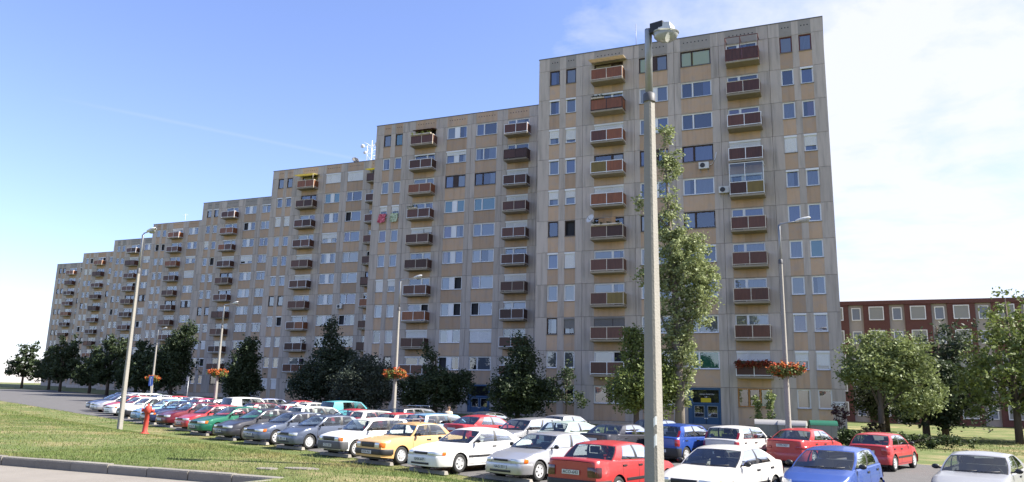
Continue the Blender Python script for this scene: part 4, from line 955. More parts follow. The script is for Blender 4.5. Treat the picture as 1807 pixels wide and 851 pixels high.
shrub('bush', 'grey-green bush below the right-hand windows of the nearest block', -1.6, -9.0, [lb(0, .6, .8, .5), lb(.8, .7, .6, .5), lb(-.8, .5, .6, .4)], 1800, .09, 'grey', 64)
shrub('bush', 'round reddish bush at the right edge by the path', 2.0, -9.5, [lb(0, .6, .7, .6)], 900, .09, 'rust', 65)
shrub('hedge', 'clipped low green hedge right of the bright red saloon', 1.4, -13.2, [lb(0, .45, 2.4, .4, .5), lb(3.6, .45, 2.2, .4, .5), lb(-1.2, .5, 1.0, .4, .5)], 5200, .08, 'hedge', 66, 12, 'hedge')
shrub('bush', 'rough green bush behind the red saloon and the hedge', -.6, -11.6, [lb(0, .5, .8, .5), lb(.9, .4, .6, .4)], 1500, .09, 'hedge', 67)

# ------------------------------------------------------------------ lamp posts
POLEC = mat('concrete_pole', (.25, .235, .21), .9, var=.22, scale=3, bump=.6, bscale=24, stretch=(1, 1, .3)); STEEL = mat('galvanised_steel', (.27, .275, .28), .45, .6, var=.15, scale=8)
LAMPW = mat('lamp_housing', (.58, .58, .56), .5, var=.1, scale=8); LAMPG = mat('lamp_globe', (.40, .41, .39), .12, 0, .5, var=.3, scale=10, coat=.8, transl=.4); PAPER = mat('torn_paper', (.78, .78, .76), .8, var=.08, scale=15)
def lamp_head(root, x, z, s, ang=0.0, tilt=.12, style='globe'):
    m = MB()
    rows = []
    for t, wd, ht in ((0, .07, .06), (.12, .13, .10), (.45, .16, .12), (.7, .12, .10), (.8, .04, .04)):
        rows.append([(x+t*s, s*wd*math.cos(2*PI*k/10), z+t*tilt*s+s*(.04+ht*math.sin(2*PI*k/10)*(1 if math.sin(2*PI*k/10) > 0 else .5))) for k in range(11)])
    m.grid(rows, 0, True); ob('lamp_housing', m.mesh('lamp_housing', LAMPW), root)
    g = MB(); g.ball((x+.45*s, 0, z+.45*tilt*s-.01*s), .28*s, .13*s, .14*s, 12, 8); ob('lamp_globe', g.mesh('lamp_globe', LAMPG), root)
def street_lamp(label, x, y, top, arm, ang, rbase=.15, head=.9, near=False, split=.7):
    z0 = gz(x, y); H = top-z0
    root = bpy.data.objects.new('street_lamp', None); COL.objects.link(root); root.location = (x, y, z0); root.rotation_euler = (0, 0, ang); tag(root, label, 'street lamp', 'concrete street lamps of the car park')
    m = MB(); zt = H*split; prof = [(rbase*1.05, -.3), (rbase, .0), (rbase*.56, zt)]
    vs = []; fs = []; n = 8; q_ = .72
    for r_, h in prof:
        for a, b_ in ((1, q_), (q_, 1), (-q_, 1), (-1, q_), (-1, -q_), (-q_, -1), (q_, -1), (1, -q_)): vs.append((r_*a*.82, r_*b_*.82, h))
    for i in range(2):
        for k in range(n): fs.append((i*n+k, i*n+(k+1) % n, (i+1)*n+(k+1) % n, (i+1)*n+k))
    fs.append(tuple(2*n+k for k in range(n))); m.add(vs, fs, 0)
    ob('concrete_post', m.mesh('concrete_post', POLEC), root)
    m = MB(); rt_ = rbase*.40; m.lathe([(rbase*.66, zt-.08), (rbase*.66, zt+.10), (rt_, zt+.14)], 12); ob('collar', m.mesh('collar', GREYP), root)
    m = MB(); m.tube([(0, 0, zt), (0, 0, H-.05)]+([(.06, 0, H), (arm*.5, 0, H+.02), (arm, 0, H+.02)] if arm > .3 else [(0, 0, H)]), [rt_]*2+([rt_*.7, rt_*.55, rt_*.5] if arm > .3 else [rt_]), 10); ob('steel_tube', m.mesh('steel_tube', STEEL), root)
    return root, H
root, H = street_lamp('nearest thick concrete lamp post with torn paper stuck to it', -3.49, -46.18, 9.54, 0, math.radians(-14), .205, 1., True, .845)
for o_ in root.children:
    if o_.name.startswith('concrete_post'): o_.rotation_euler = (0, 0, math.radians(-9))
m = MB(); m.tube([(0, 0, H-.05), (.22, 0, H-.12)], .045, 8); m.box(.10, .40, -.13, .13, H-.16, H+.06); ob('lamp_box', m.mesh('lamp_box', BLACKP), root)
m = MB(); m.add([(.30,-.14,H-.16),(.62,-.17,H-.22),(.62,.17,H-.22),(.30,.14,H-.16),(.32,-.11,H+.05),(.56,-.12,H-.02),(.56,.12,H-.02),(.32,.11,H+.05)], [(0,3,2,1),(4,5,6,7),(0,1,5,4),(1,2,6,5),(2,3,7,6),(3,0,4,7)]); ob('ballast_housing', m.mesh('ballast_housing', LAMPW), root)
m = MB(); m.lathe([(.24, .0), (.25, -.05), (.225, -.13), (.16, -.19), (.08, -.22), (.001, -.23)], 20, 0, 'z'); m.lathe([(.26, .015), (.26, -.02), (.24, -.02)], 20); o = ob('lamp_globe', m.mesh('lamp_globe', LAMPG), root, (.43, 0, H-.19)); o.rotation_euler = (0, .17, 0); o.scale = (1.15, .85, 1)
m = MB()
for (a, z, ww, hh_) in ((-.95, 2.02, .085, .17), (-.95, 1.62, .075, .22)):
    P = [[(.2*math.cos(a+d)*1.0*(1-.02*z), .2*math.sin(a+d)*1.0*(1-.02*z), z+h) for d in (-ww*2.2, 0, ww*2.2)] for h in (0, hh_)]
    for row in P: row[0] = (row[0][0], row[0][1], row[0][2]-.05)
    m.grid(P, 0, False)
ob('torn_paper', m.mesh('torn_paper', PAPER), root)
for lab, x, y, top, arm, ang, hd in (('slim lamp post with flower basket in front of the right end of the nearest block', -2.10, -25.36, 9.55, .75, -.25, .85), ('lamp post with flower basket before the second block', -24.52, -21.04, 8.45, 1.15, -.25, .85),
      ('lamp post with flower basket before the fourth block', -43.52, -15.38, 8.05, 1.15, -.25, .85), ('lamp post at the left edge of the photo with bright lamp head', -27.0, -38.4, 7.9, .35, -.25, .8), ('thin far lamp post before the fifth block', -65.67, -.76, 7.8, 1.0, -.25, .8)):
    root, H = street_lamp(lab, x, y, top, arm, ang, .11 if 'left edge' in lab else .14, 1., False, .8 if 'right end' not in lab else .83); lamp_head(root, arm, H, hd)
PETAL = mat('red_petals', (.42, .05, .025), .7, var=.5, scale=9, col2=(.46, .17, .03), thr=(.45, .55)); BLEAF = mat('basket_leaf', (.10, .13, .03), .7, var=.4, scale=8)
PLANTER = mat('planter', (.06, .05, .03), .8)
def basket(label, x, y, z, s=1.):
    root = bpy.data.objects.new('flower_basket', None); COL.objects.link(root); root.location = (x, y, z); tag(root, label, 'flower basket', 'flower baskets on the lamp posts')
    m = MB(); m.lathe([(.10, -.22*s), (.38*s, -.16*s), (.52*s, .05*s), (.46*s, .05*s), (.10, .0)], 16); ob('planter', m.mesh('planter', PLANTER), root)
    rg = np.random.default_rng(int(abs(x)*10)); v, f = leaf_cloud(rg, [(0, 0, .05*s, .72*s, .72*s, .28*s)], 1500, .06*s, .2, .6, .08); ob('foliage', fast_mesh('foliage', v, f, BLEAF), root)
    v, f = leaf_cloud(rg, [(0, 0, .09*s, .74*s, .74*s, .28*s)], 1500, .05*s, .14, .85, .05); ob('blossoms', fast_mesh('blossoms', v, f, PETAL), root)
basket('red and orange flower basket on the lamp post by the bright red saloon', -2.10, -25.36, 2.94, .95); basket('red flower basket on the lamp post before the second block', -24.52, -21.04, 2.72, .85); basket('orange-red flower basket on the lamp post before the fourth block', -43.52, -15.38, 2.85, .85)
basket('faint red flower basket on the thin far lamp post', -65.67, -.76, 2.7, .9)

# ------------------------------------------------------------------ hydrant
HRED = mat('hydrant_red', (.42, .05, .035), .6, var=.3, scale=9, rand=0, col2=(.30, .06, .05), thr=(.5, .7)); HDK = mat('hydrant_base', (.07, .03, .03), .8)
hx, hy = -22.67, -41.16; hz_ = gz(hx, hy)
root = bpy.data.objects.new('hydrant', None); COL.objects.link(root); root.location = (hx, hy, hz_-.02); root.rotation_euler = (0, .07, 0); tag(root, 'faded red standpipe hydrant leaning slightly on the grass at left', 'hydrant')
m = MB(); m.lathe([(.16, .0), (.16, .05), (.11, .06), (.085, .10), (.08, .72), (.10, .74)], 16); ob('barrel', m.mesh('barrel', HRED), root)
m = MB(); m.lathe([(.15, -.1), (.17, .0), (.17, .04), (.12, .05)], 12); ob('base_flange', m.mesh('base_flange', HDK), root)
m = MB(); m.lathe([(.10, .74), (.125, .76), (.13, .90), (.09, .98), (.045, 1.01), (.04, 1.06), (.001, 1.07)], 16); ob('cap', m.mesh('cap', HRED), root)
for s in (1, -1):
    m = MB(); m.tube([(s*.09, 0, .83), (s*.19, 0, .83)], [.055, .055], 10); m.tube([(s*.19, 0, .83), (s*.21, 0, .83)], [.065, .065], 10); o = ob('outlet', m.mesh('outlet', HRED), root); o.rotation_euler = (0, 0, .5)

# ------------------------------------------------------------------ things on the facades and roofs
def bp(k, lx, ly, lz): b = BL[k]; return (b[0]+lx, b[1]+ly, b[2]+lz)
ACM = mat('air_conditioner_case', (.62, .61, .58), .5, var=.08, scale=6); ACD = mat('fan_grille', (.05, .05, .055), .6)
def aircon(label, p):
    root = bpy.data.objects.new('air_conditioner', None); COL.objects.link(root); root.location = p; tag(root, label, 'air conditioner', 'air conditioners on the facades')
    m = MB(); m.box(-.40, .40, -.34, -.06, 0, .54); ob('case', m.mesh('case', ACM), root)
    m = MB(); m.lathe([(.20, -.345), (.20, -.365), (.17, -.365)], 18, 0, 'y', c=(-.1, 0, .27)); m.add([(-.1+.17*math.cos(2*PI*k/18), -.352, .27+.17*math.sin(2*PI*k/18)) for k in range(18)], [tuple(range(18))]); ob('fan_grille', m.mesh('fan_grille', ACD), root)
    m = MB()
    for x in (-.3, .28): m.box(x, x+.03, -.32, 0, -.04, -.002); m.box(x, x+.03, -.03, 0, -.3, -.04)
    ob('bracket', m.mesh('bracket', STEEL), root); return root
# row r: panel bottom z = -.05+2.8*(10-r)
zrow = lambda r: -.05+2.8*(10-r)
ac = aircon('air conditioner under the dark-framed window above the poplar tip', bp(0, 14.5, 0, zrow(3)+.62))
m = MB(); m.tube([(.4, -.1, .3), (.62, -.04, .38), (.9, -.03, .9), (.98, -.03, 1.35)], .03, 6); ob('pipe', m.mesh('pipe', WHITE), ac)
aircon('air conditioner beside the white glazed balcony of the nearest block', bp(0, 16.02, 0, zrow(4)+1.25))
aircon('small air conditioner below a window of the third block', bp(2, 13.0, 0, zrow(6)+.75))
DISH = mat('dish_white', (.62, .60, .56), .5, var=.1, scale=5)
def dish(label, p, r_, az, el, m_=DISH, group=None):
    root = bpy.data.objects.new('satellite_dish', None); COL.objects.link(root); root.location = p; root.rotation_euler = (0, 0, az); tag(root, label, 'satellite dish', group)
    m = MB(); m.lathe([(.001, 0), (r_*.5, .05*r_), (r_*.8, .14*r_), (r_, .24*r_), (r_*1.01, .22*r_), (r_*.8, .11*r_), (.001, -.03)], 20); o = ob('reflector', m.mesh('reflector', m_), root); o.rotation_euler = (PI/2-el, 0, 0)
    m = MB(); d = Vector((0, -math.cos(el), math.sin(el))); m.tube([(0, 0, -.2*r_), d*r_*.6+Vector((0, 0, -.35*r_)), d*r_*1.1], .02*max(1, r_), 5); ob('feed_arm', m.mesh('feed_arm', STEEL), root)
    m = MB(); m.tube([(0, .12, 0), (0, .14, -r_-.35)], .03, 6); ob('mount', m.mesh('mount', STEEL), root); return root
dish('cream satellite dish on the balcony with brown hanging sheet', bp(0, 5.25, -1.15, zrow(5)+2.45), .40, -.5, .45)
SHEET = mat('brown_sheet', (.42, .26, .14), .9, var=.2, scale=5)
m = MB(); m.grid([[(5.75+1.45*i/10, -.55-.10*math.sin(i*1.7)-.02*j, zrow(5)+2.55-.8*j/5+.12*i/10) for i in range(11)] for j in range(6)], 0, True); m2 = m.mesh('hanging_sheet', SHEET); tag(ob('hanging_sheet', m2, None, bp(0, 0, 0, 0)), 'brown sheet hung out on the balcony with the dish', 'sheet')
# awnings
def awning(label, p, w_, d, c, post=True):
    am = mat('awning_cloth', c, .8, var=.12, scale=6, transl=.45)
    root = bpy.data.objects.new('awning', None); COL.objects.link(root); root.location = p; tag(root, label, 'awning', 'awnings over top balconies')
    m = MB(); n = 12
    top = [[(w_*i/n, -d*j, .02-.16*j+.02*(i % 2)) for i in range(n+1)] for j in (0, 1)]; bot = [[(a, b, c_-.03) for a, b, c_ in r] for r in top]
    m.grid(top, 0, False); m.grid(bot, 0, False, True); m.grid([top[1], bot[1]], 0, False)
    ob('cloth', m.mesh('cloth', am), root)
    if post:
        m = MB()
        for x in (.1, w_-.1): m.tube([(x, -d+.15, -.14), (x, -d+.15, -1.1)], .022, 6)
        ob('post', m.mesh('post', CREAM), root)
awning('beige corrugated awning over the top left balcony of the nearest block', bp(0, 5.0, 0, zrow(0)+2.85), 3.15, 1.3, (.52, .45, .33), False)
awning('brown awning over the top balcony of the second block', bp(1, 5.2, 0, zrow(0)+2.75), 2.7, .8, (.10, .055, .035), False)
awning('pale yellow awning over the top left balcony of the third block', bp(2, 4.8, 0, zrow(0)+2.75), 3.3, 1.5, (.66, .60, .28)); awning('pale yellow awning over the top right balcony of the third block', bp(2, 16.3, 0, zrow(0)+2.6), 2.9, 1.3, (.66, .62, .20))
# dark steel cage over the top right balcony, white glazing frame of a lower balcony
def cage(label, name, p, w_, d, h, m_, cat, panes=False):
    root = bpy.data.objects.new(name, None); COL.objects.link(root); root.location = p; tag(root, label, cat)
    m = MB(); t = .045
    for x in (0, w_*.45, w_-t): m.box(x, x+t, -d, -d+t, 0, h); m.box(x, x+t, -d+t, 0, h-t, h)
    m.box(0, w_, -d-.002, -d+t-.002, h, h+t); m.box(0, t, -d+t, 0, h+.001, h+t); m.box(w_-t, w_, -d+t, 0, h+.001, h+t)
    ob('frame', m.mesh('frame', m_), root)
    if panes:
        m = MB(); m.quad((t, -d+.02, 0), (w_-t, -d+.02, 0), (w_-t, -d+.02, h), (t, -d+.02, h)); ob('pane', m.mesh('pane', CGLASS), root)
cage('rust-brown steel frame above the top right balcony of the nearest block', 'steel_frame', bp(0, 16.55, 0, zrow(0)+1.9), 2.6, 1.12, .95, REDBR, 'steel frame')
cage('white balcony glazing beside the air conditioner of the nearest block', 'balcony_glazing', bp(0, 16.55, 0, zrow(4)+1.87), 2.6, 1.12, 1.45, WHITE, 'balcony glazing', True)
# flower box, planters, laundry
root = bpy.data.objects.new('flower_box', None); COL.objects.link(root); root.location = bp(0, 16.5, -1.28, zrow(9)+1.72); tag(root, 'long box of dark red flowers on the lowest right balcony of the nearest block', 'flower box')
m = MB(); m.box(0, 2.7, -.12, .08, 0, .2); ob('planter', m.mesh('planter', PLANTER), root)
rg = np.random.default_rng(5); PET2 = mat('dark_red_petals', (.24, .02, .015), .7, var=.6, scale=7, col2=(.12, .07, .02), thr=(.45, .6))
v, f = leaf_cloud(rg, [(.5, -.1, .12, .55, .2, .22), (1.4, -.1, .12, .6, .2, .22), (2.3, -.1, .12, .55, .2, .2)], 1500, .055, .2, .3, .12); ob('blossoms', fast_mesh('blossoms', v, f, PET2), root)
for lab, k, lx, r, w_, sd_ in (('row of small dark plants on the second balcony rail of the nearest block', 0, 5.3, 1, 1.1, 71), ('pot plants on the rail of the balcony with the dish', 0, 5.3, 5, 2.6, 72), ('green pot plants on the top balcony rail of the second block', 1, 5.2, 0, 2.6, 73), ('bushy plants on the balcony rail below, second block', 1, 5.3, 3, 1.2, 74)):
    root = bpy.data.objects.new('plant_trough', None); COL.objects.link(root); root.location = bp(k, lx, -1.18, zrow(r)+1.84); tag(root, lab, 'plant trough')
    m = MB(); m.box(0, w_, -.08, .1, .01, .14); ob('trough', m.mesh('trough', CREAM), root); v, f = leaf_cloud(np.random.default_rng(sd_), [(w_*q, 0, .2, .16, .14, .16) for q in (.1, .35, .6, .9)], 260, .05, .12, .2); ob('foliage', fast_mesh('foliage', v, f, LEAF['maple' if k else 'dark']), root)
for lab, i, c, zz_ in (('red and pink bedding hung out of a window of the second block', 0, (.38, .06, .09), .1), ('pale green bedding hung out of a window of the second block', 1, (.28, .33, .21), .1)):
    o0, o1 = OPN[i]; m = MB(); m.grid([[(o0+.02+(o1-o0-.04)*a/8+.12*(j/6)*(-1 if i == 0 else -.6), -.13-.06*math.sin(a*1.1+i+j*.3)-.02*j, zrow(3)+SILLZ+.45-.95*j/6-(.10*math.sin(PI*a/8) if j == 6 else 0)) for a in range(9)] for j in range(7)], 0, True)
    m.grid([[(o0+.02+(o1-o0-.04)*a/8, .06-.19*j, zrow(3)+SILLZ+.40+.05*j) for a in range(9)] for j in range(2)], 0, True)
    tag(ob('bedding', m.mesh('bedding', mat('bedding_cloth', c, .9, var=.25, scale=5, col2=tuple(min(1, q*1.5+.1) for q in c), thr=(.5, .55))), None, bp(1, 0, 0, 0)), lab, 'bedding')
# roof aerials
ztop_ = 2.75+28+1.26
root = bpy.data.objects.new('dish_mast', None); COL.objects.link(root); root.location = bp(2, 15.3, 1.6, ztop_); root.scale = (.75, .75, .75); tag(root, 'white lattice mast with several round antennas on the roof of the third block', 'mast')
MW = mat('mast_white', (.70, .70, .70), .5)
m = MB()
for a in (0, 2.09, 4.19): m.tube([(.9*math.cos(a), .9*math.sin(a), 0), (.9*math.cos(a), .9*math.sin(a), 3.4)], .05, 6)
m.tube([(.0, 0, 0), (0, 0, 4.6)], .05, 6)
for z in (.9, 2.0, 3.0):
    for a in (0, 2.09, 4.19): m.tube([(.9*math.cos(a), .9*math.sin(a), z), (.9*math.cos(a+2.09), .9*math.sin(a+2.09), z+.8)], .03, 5)
for a in (0, 2.09, 4.19): m.tube([(0, 0, 3.4), (1.6*math.cos(a), 1.6*math.sin(a), 3.9)], .04, 5)
m.box(-1.1, 1.1, -1.1, 1.1, .005, .1); ob('lattice', m.mesh('lattice', MW), root)
for x, z, r_ in ((-1.5, 3.4, .36), (1.5, 3.5, .36), (-.9, 2.1, .30)):
    m = MB(); m.lathe([(.001, .18), (r_*.7, .16), (r_, .0), (r_, -.22), (.001, -.24)], 16, 0, 'y', c=(x, -.7, z)); ob('drum_antenna', m.mesh('drum_antenna', MW), root)
    m = MB(); m.tube([(x, -.5, z), (x*.55, 0, z)], .04, 5); ob('antenna_arm', m.mesh('antenna_arm', MW), root)
dish('dark dish on the roof edge left of the antenna mast', bp(2, 13.2, .9, ztop_+.55), .5, .9, .5, GREYP)
def aerial(label, p, h, n=4, c=MW):
    root = bpy.data.objects.new('roof_aerial', None); COL.objects.link(root); root.location = p; tag(root, label, 'aerial', 'thin roof aerials')
    m = MB(); m.tube([(0, 0, 0), (0, 0, h)], .025, 5); ob('pole', m.mesh('pole', c), root)
    if n:
        m = MB(); m.tube([(-.5, 0, h*.85), (.5, 0, h*.9)], .015, 4)
        for i in range(n): x = -.4+.8*i/max(1, n-1); m.tube([(x, -.3, h*.875), (x, .3, h*.875)], .01, 4)
        ob('antenna_rods', m.mesh('antenna_rods', c), root)
aerial('thin bare rod aerial on the nearest roof, left of the lamp head', bp(0, 8.7, 1.2, ztop_), 2.6, 0, STEEL); aerial('small white aerial on the roof of the second block', bp(1, 12.6, 2, ztop_), .9); aerial('thin white aerial on the roof of the fifth block', bp(4, 6, 2, ztop_), 2.2, 3); aerial('small aerial on the roof of the fourth block', bp(3, 21, 2, ztop_), 1.6, 3)
# white street-name plaque on the nearest block
root = ob('wall_plaque', boxmesh('wall_plaque', 0, .78, -.02, -.001, 0, .3, PRINTW), None, bp(0, 23.12, 0, 1.55)); tag(root, 'small white plaque with grey lettering on the wall right of the last window', 'plaque')
m = MB()
for r_, z, n in ((0, .17, 9), (1, .07, 6)):
    for i in range(n): m.box(.08+.065*i, .12+.065*i, -.024, -.021, z, z+.06)
ob('lettering', m.mesh('lettering', GREYP), root)

# ------------------------------------------------------------------ waste containers
BING = mat('container_grey', (.20, .20, .20), .5, .2, var=.2, scale=4); BINL = mat('container_lid', (.30, .29, .28), .45, .2, var=.12, scale=4); BINGR = mat('container_green_lid', (.012, .10, .06), .5)
def container(label, x, y, lidm, rz):
    root = bpy.data.objects.new('waste_container', None); COL.objects.link(root); root.location = (x, y, gz(x, y)+.03); root.rotation_euler = (0, 0, rz); tag(root, label, 'waste container', 'wheeled waste containers')
    m = MB(); m.add([(-.6,-.42,.18),(.6,-.42,.18),(.6,.42,.18),(-.6,.42,.18),(-.68,-.5,1.12),(.68,-.5,1.12),(.68,.5,1.12),(-.68,.5,1.12)], [(0,3,2,1),(0,1,5,4),(1,2,6,5),(2,3,7,6),(3,0,4,7),(4,5,6,7)])
    for x_ in (-.4, 0, .4): m.box(x_-.03, x_+.03, -.51, -.44, .3, 1.1)
    ob('bin_body', m.mesh('bin_body', BING), root)
    m = MB(); m.grid([[(-.7+1.4*i, -.54*math.cos(PI*k/8), 1.12+.26*math.sin(PI*k/8)) for k in range(9)] for i in (0, 1)], 0, True); 
    for i in (-.7, .7): m.add([(i, -.54*math.cos(PI*k/8), 1.12+.26*math.sin(PI*k/8)) for k in range(9)], [tuple(range(9))])
    ob('lid', m.mesh('lid', lidm), root)
    for sx in (-.5, .5):
        for sy in (-.34, .34): m = MB(); m.lathe([(.001, -.03), (.09, -.03), (.09, .03), (.001, .03)], 12, 0, 'y', c=(sx, sy, .09)); ob('castor', m.mesh('castor', BLACKP), root)
container('grey waste container with rounded pale lid, left one behind the red saloon', -3.6, -17.0, BINL, .1); container('grey waste container with pale lid beside the slim lamp post', -2.35, -17.2, BINL, -.05)
container('waste container with green lid, right of the grey ones', -.9, -15.2, BINGR, .15)

# ------------------------------------------------------------------ far building behind, right
root = bpy.data.objects.new('distant_house_block', None); COL.objects.link(root); root.location = (-8, 33, -.5); tag(root, 'low distant block with red-brown top storey at the right edge', 'apartment block')
DW = mat('distant_wall', (.36, .32, .29), .9, var=.15, scale=1); DR = mat('distant_red_brown', (.12, .052, .045), .8, var=.2, scale=2)
m = MB(); m.box(0, 40, .25, 12, -1, 13.3); ob('wall', m.mesh('wall', DW), root)
m = MB(); m.box(-.2, 40.2, -.1, 12.2, 13.301, 13.75); ob('roof', m.mesh('roof', DR), root)
for i in range(8):
    x = 6.9+i*4.1
    ob('facade_strip', cached('dstrip', lambda: boxmesh('facade_strip', 0, 2.6, 0, .24, -.9, 13.29, DR)), root, (x, 0, 0))
    for j in range(5): 
        f_ = ob('window', cached('dwin', lambda: win_frame(1.5, 1.5, single(1.5), WHITE)), root, (x+.55, -.17, 1.2+2.6*j)); ob('pane', cached('dpn', lambda: (lambda m: (m.quad((0, 0, 0), (1.3, 0, 0), (1.3, 0, 1.3), (0, 0, 1.3)), m.mesh('pane', CUR['grey']))[1])(MB())), f_, (.1, .14, .1))
        f_ = ob('window', cached('dwin2', lambda: win_frame(.95, 1.4, single(.95), WHITE)), root, (x+2.9, .08, 1.2+2.6*j)); ob('pane', cached('dpn2', lambda: (lambda m: (m.quad((0, 0, 0), (.8, 0, 0), (.8, 0, 1.25), (0, 0, 1.25)), m.mesh('pane', CUR['lace']))[1])(MB())), f_, (.08, .14, .08))

# ------------------------------------------------------------------ road signs far left
SBLUE = mat('sign_blue', (.03, .10, .42), .5); SGREY = mat('sign_back', (.35, .36, .37), .5)
def road_sign(label, x, y, zt, w_, h, m_):
    z0 = gz(x, y); root = bpy.data.objects.new('road_sign', None); COL.objects.link(root); root.location = (x, y, z0); root.rotation_euler = (0, 0, -.3); tag(root, label, 'road sign')
    m = MB(); m.tube([(0, 0, 0), (0, 0, zt-z0)], .035, 6); ob('post', m.mesh('post', STEEL), root); ob('plate', boxmesh('plate', -w_/2, w_/2, -.07, -.045, zt-z0-h, zt-z0, m_), root)
    if m_ is SBLUE:
        m = MB(); m.box(-.05, .05, -.078, -.073, zt-z0-h+.12, zt-z0-.12); m.box(.05, .2, -.078, -.073, zt-z0-.22, zt-z0-.12); ob('symbol', m.mesh('symbol', PRINTW), root)
road_sign('small blue road sign before the fifth block', -58.4, -7.7, 2.75, .7, .9, SBLUE); road_sign('thin grey road sign post before the fourth block', -49.2, -12.5, 2.6, .35, .35, SGREY)

# ------------------------------------------------------------------ person behind the light blue estate
SKIN = mat('skin', (.45, .27, .19), .6); SHIRT = mat('beige_shirt', (.48, .42, .33), .85, var=.15, scale=9); TROU = mat('dark_trousers', (.06, .06, .08), .85); HAIR = mat('brown_hair', (.13, .08, .05), .8)
def person(label, x, y, rz, s):
    J = {'pel': ((0, 0, .93), .135), 'spi': ((0, 0, 1.12), .125), 'che': ((0, 0, 1.32), .155), 'nek': ((0, .005, 1.48), .055), 'hd0': ((.01, 0, 1.56), .075), 'hd1': ((.02, 0, 1.66), .098), 'hd2': ((.0, 0, 1.745), .07), 'nos': ((.105, 0, 1.635), .018)}
    E = [('pel', 'spi'), ('spi', 'che'), ('che', 'nek'), ('nek', 'hd0'), ('hd0', 'hd1'), ('hd1', 'hd2'), ('hd1', 'nos')]
    for sd_, q in (('l', 1), ('r', -1)):
        J.update({sd_+'sh': ((0, q*.19, 1.40), .062), sd_+'el': ((-.02, q*.25, 1.13), .045), sd_+'wr': ((.06, q*.26, .89), .031), sd_+'pa': ((.08, q*.26, .81), .036), sd_+'hi': ((0, q*.10, .86), .10), sd_+'kn': ((.02+.03*q, q*.11, .49), .065), sd_+'an': ((-.02+.06*q, q*.115, .09), .042), sd_+'to': ((.13+.06*q, q*.13, .035), .035)})
        E += [('che', sd_+'sh'), (sd_+'sh', sd_+'el'), (sd_+'el', sd_+'wr'), (sd_+'wr', sd_+'pa'), ('pel', sd_+'hi'), (sd_+'hi', sd_+'kn'), (sd_+'kn', sd_+'an'), (sd_+'an', sd_+'to')]
        J[sd_+'ea'] = ((.0, q*.095, 1.65), .018); E.append(('hd1', sd_+'ea'))
        for k, (dx, ln) in enumerate(((.035, .07), (.013, .085), (-.010, .08), (-.032, .065))):
            J[f'{sd_}f{k}'] = ((.08+dx, q*.262, .775), .009); J[f'{sd_}g{k}'] = ((.09+dx, q*.255, .775-ln), .008); E += [(sd_+'pa', f'{sd_}f{k}'), (f'{sd_}f{k}', f'{sd_}g{k}')]
        J[sd_+'th'] = ((.12, q*.235, .80), .010); E.append((sd_+'wr', sd_+'th'))
    names = list(J); me = bpy.data.meshes.new('person'); me.from_pydata([J[n][0] for n in names], [(names.index(a), names.index(b)) for a, b in E], [])
    o = bpy.data.objects.new('person', me); COL.objects.link(o)
    md = o.modifiers.new('skin', 'SKIN'); sv = me.skin_vertices[0].data
    for i, n in enumerate(names): sv[i].radius = (J[n][1], J[n][1]); sv[i].use_root = n == 'pel'
    o.modifiers.new('sub', 'SUBSURF').levels = 1
    dg = bpy.context.evaluated_depsgraph_get(); m2 = bpy.data.meshes.new_from_object(o.evaluated_get(dg)); o.modifiers.clear(); o.data = m2
    m2.materials.clear()
    for mm in (SKIN, SHIRT, TROU, HAIR): m2.materials.append(mm)
    for p in m2.polygons:
        c = p.center; p.use_smooth = True
        p.material_index = 3 if (c.z > 1.68 or (c.z > 1.56 and c.x < -.01)) else 0 if c.z > 1.47 else 1 if (c.z > .93 and not (abs(c.y) > .2 and c.z < 1.15)) else 0 if abs(c.y) > .2 and c.z > .6 else 2
    o.location = (x, y, gz(x, y)+.02); o.rotation_euler = (0, 0, rz); o.scale = (s, s, s); tag(o, label, 'person')
person('person in a beige top standing behind the light blue estate', -20.2, -22.3, 2.2, .92)

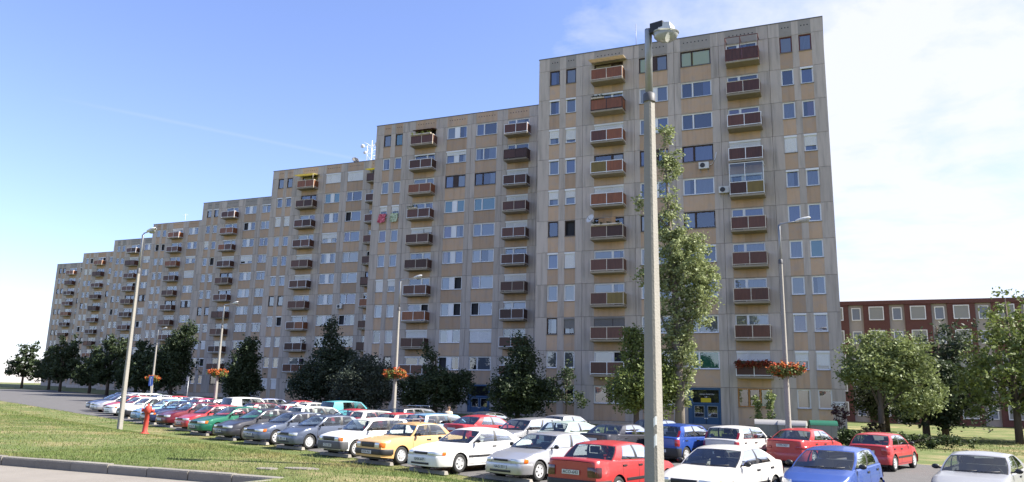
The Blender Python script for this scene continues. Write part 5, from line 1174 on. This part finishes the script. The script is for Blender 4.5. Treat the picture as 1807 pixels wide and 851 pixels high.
# ------------------------------------------------------------------ grass blades
GRASS = mat('grass_blades', (.122, .168, .045), .7, 0, .25, var=.35, scale=.45, col2=(.24, .20, .085), thr=(.48, .66), transl=.3)
rg = np.random.default_rng(3)
def grass(n, x0, x1, y0, y1, hmin, hmax, wid, keep):
    X = rg.uniform(x0, x1, n); Y = rg.uniform(y0, y1, n)
    k = np.array([keep(a, b) for a, b in zip(X, Y)]); X, Y = X[k], Y[k]; n = len(X)
    Z = np.array([gz(a, b) for a, b in zip(X, Y)])-.01
    a = rg.uniform(0, 2*PI, n); h = rg.uniform(hmin, hmax, n)*(.6+.8*rg.random(n)); le = rg.uniform(.2, .9, n)*h
    dx, dy = np.cos(a), np.sin(a); b = rg.uniform(0, 2*PI, n); ws = wid*(.6+.8*rg.random(n))
    P = np.stack([X, Y, Z], 1)
    v = np.stack([P+np.stack([-dy*ws, dx*ws, 0*h], 1), P+np.stack([dy*ws, -dx*ws, 0*h], 1), P+np.stack([np.cos(b)*le, np.sin(b)*le, h], 1)], 1)
    return v.reshape(-1, 3)
def keepg(a, b):
    p = Vector((a, b))-RA; return p.dot(RN) > -2.05 and not (a < -8.8 and b < -50.85) and a < 8
V = [grass(170000, -17, 2, -56, -38, .025, .055, .007, keepg), grass(150000, -42, -13, -51, -22, .03, .06, .010, keepg), grass(2500, -17, -1, -51, -39, .08, .16, .007, keepg), grass(30000, -75, -40, -52, -2, .06, .11, .02, keepg)]
v = np.concatenate(V); f = np.arange(len(v)).reshape(-1, 3)
tag(ob('grass', fast_mesh('grass', v, f, GRASS)), 'sunlit short grass with dry patches in front of the near row', 'grass', kind='stuff')
v = grass(26000, -30, 25, -15, -1.0, .06, .16, .015, lambda a, b: (Vector((a, b))-RA).dot(-RN) > 22 and b < -.5 and not (a < -23.6 and b > -.5))
tag(ob('grass', fast_mesh('grass', v, np.arange(len(v)).reshape(-1, 3), GRASS)), 'rough grass strip along the foot of the nearest block', 'grass', kind='stuff')

# broken flat slabs in the worn patch of the lawn
for i, (x, y, sx, sy, a) in enumerate(((-9.75, -49.3, .36, .22, .3), (-10.2, -49.75, .26, .2, .1))):
    R = random.Random(i); n = 7; pts = [(sx*(.8+.3*R.random())*math.cos(2*PI*k/n), sy*(.8+.3*R.random())*math.sin(2*PI*k/n)) for k in range(n)]
    m = MB(); m.add([(a_, b_, -.1) for a_, b_ in pts]+[(a_*.97, b_*.97, .012) for a_, b_ in pts], [tuple(range(n, 2*n))]+[(k, (k+1) % n, n+(k+1) % n, n+k) for k in range(n)])
    tag(ob('paving_slab', m.mesh('paving_slab', PATHM), None, (x, y, gz(x, y)+.01), a), ['largest broken slab lying in the worn lawn above the kerb', 'broken slab left of the largest one in the worn lawn', 'small broken slab behind the largest one in the worn lawn', 'small broken slab nearest the kerb in the worn lawn'][i], 'paving slab', 'broken slabs in the lawn')
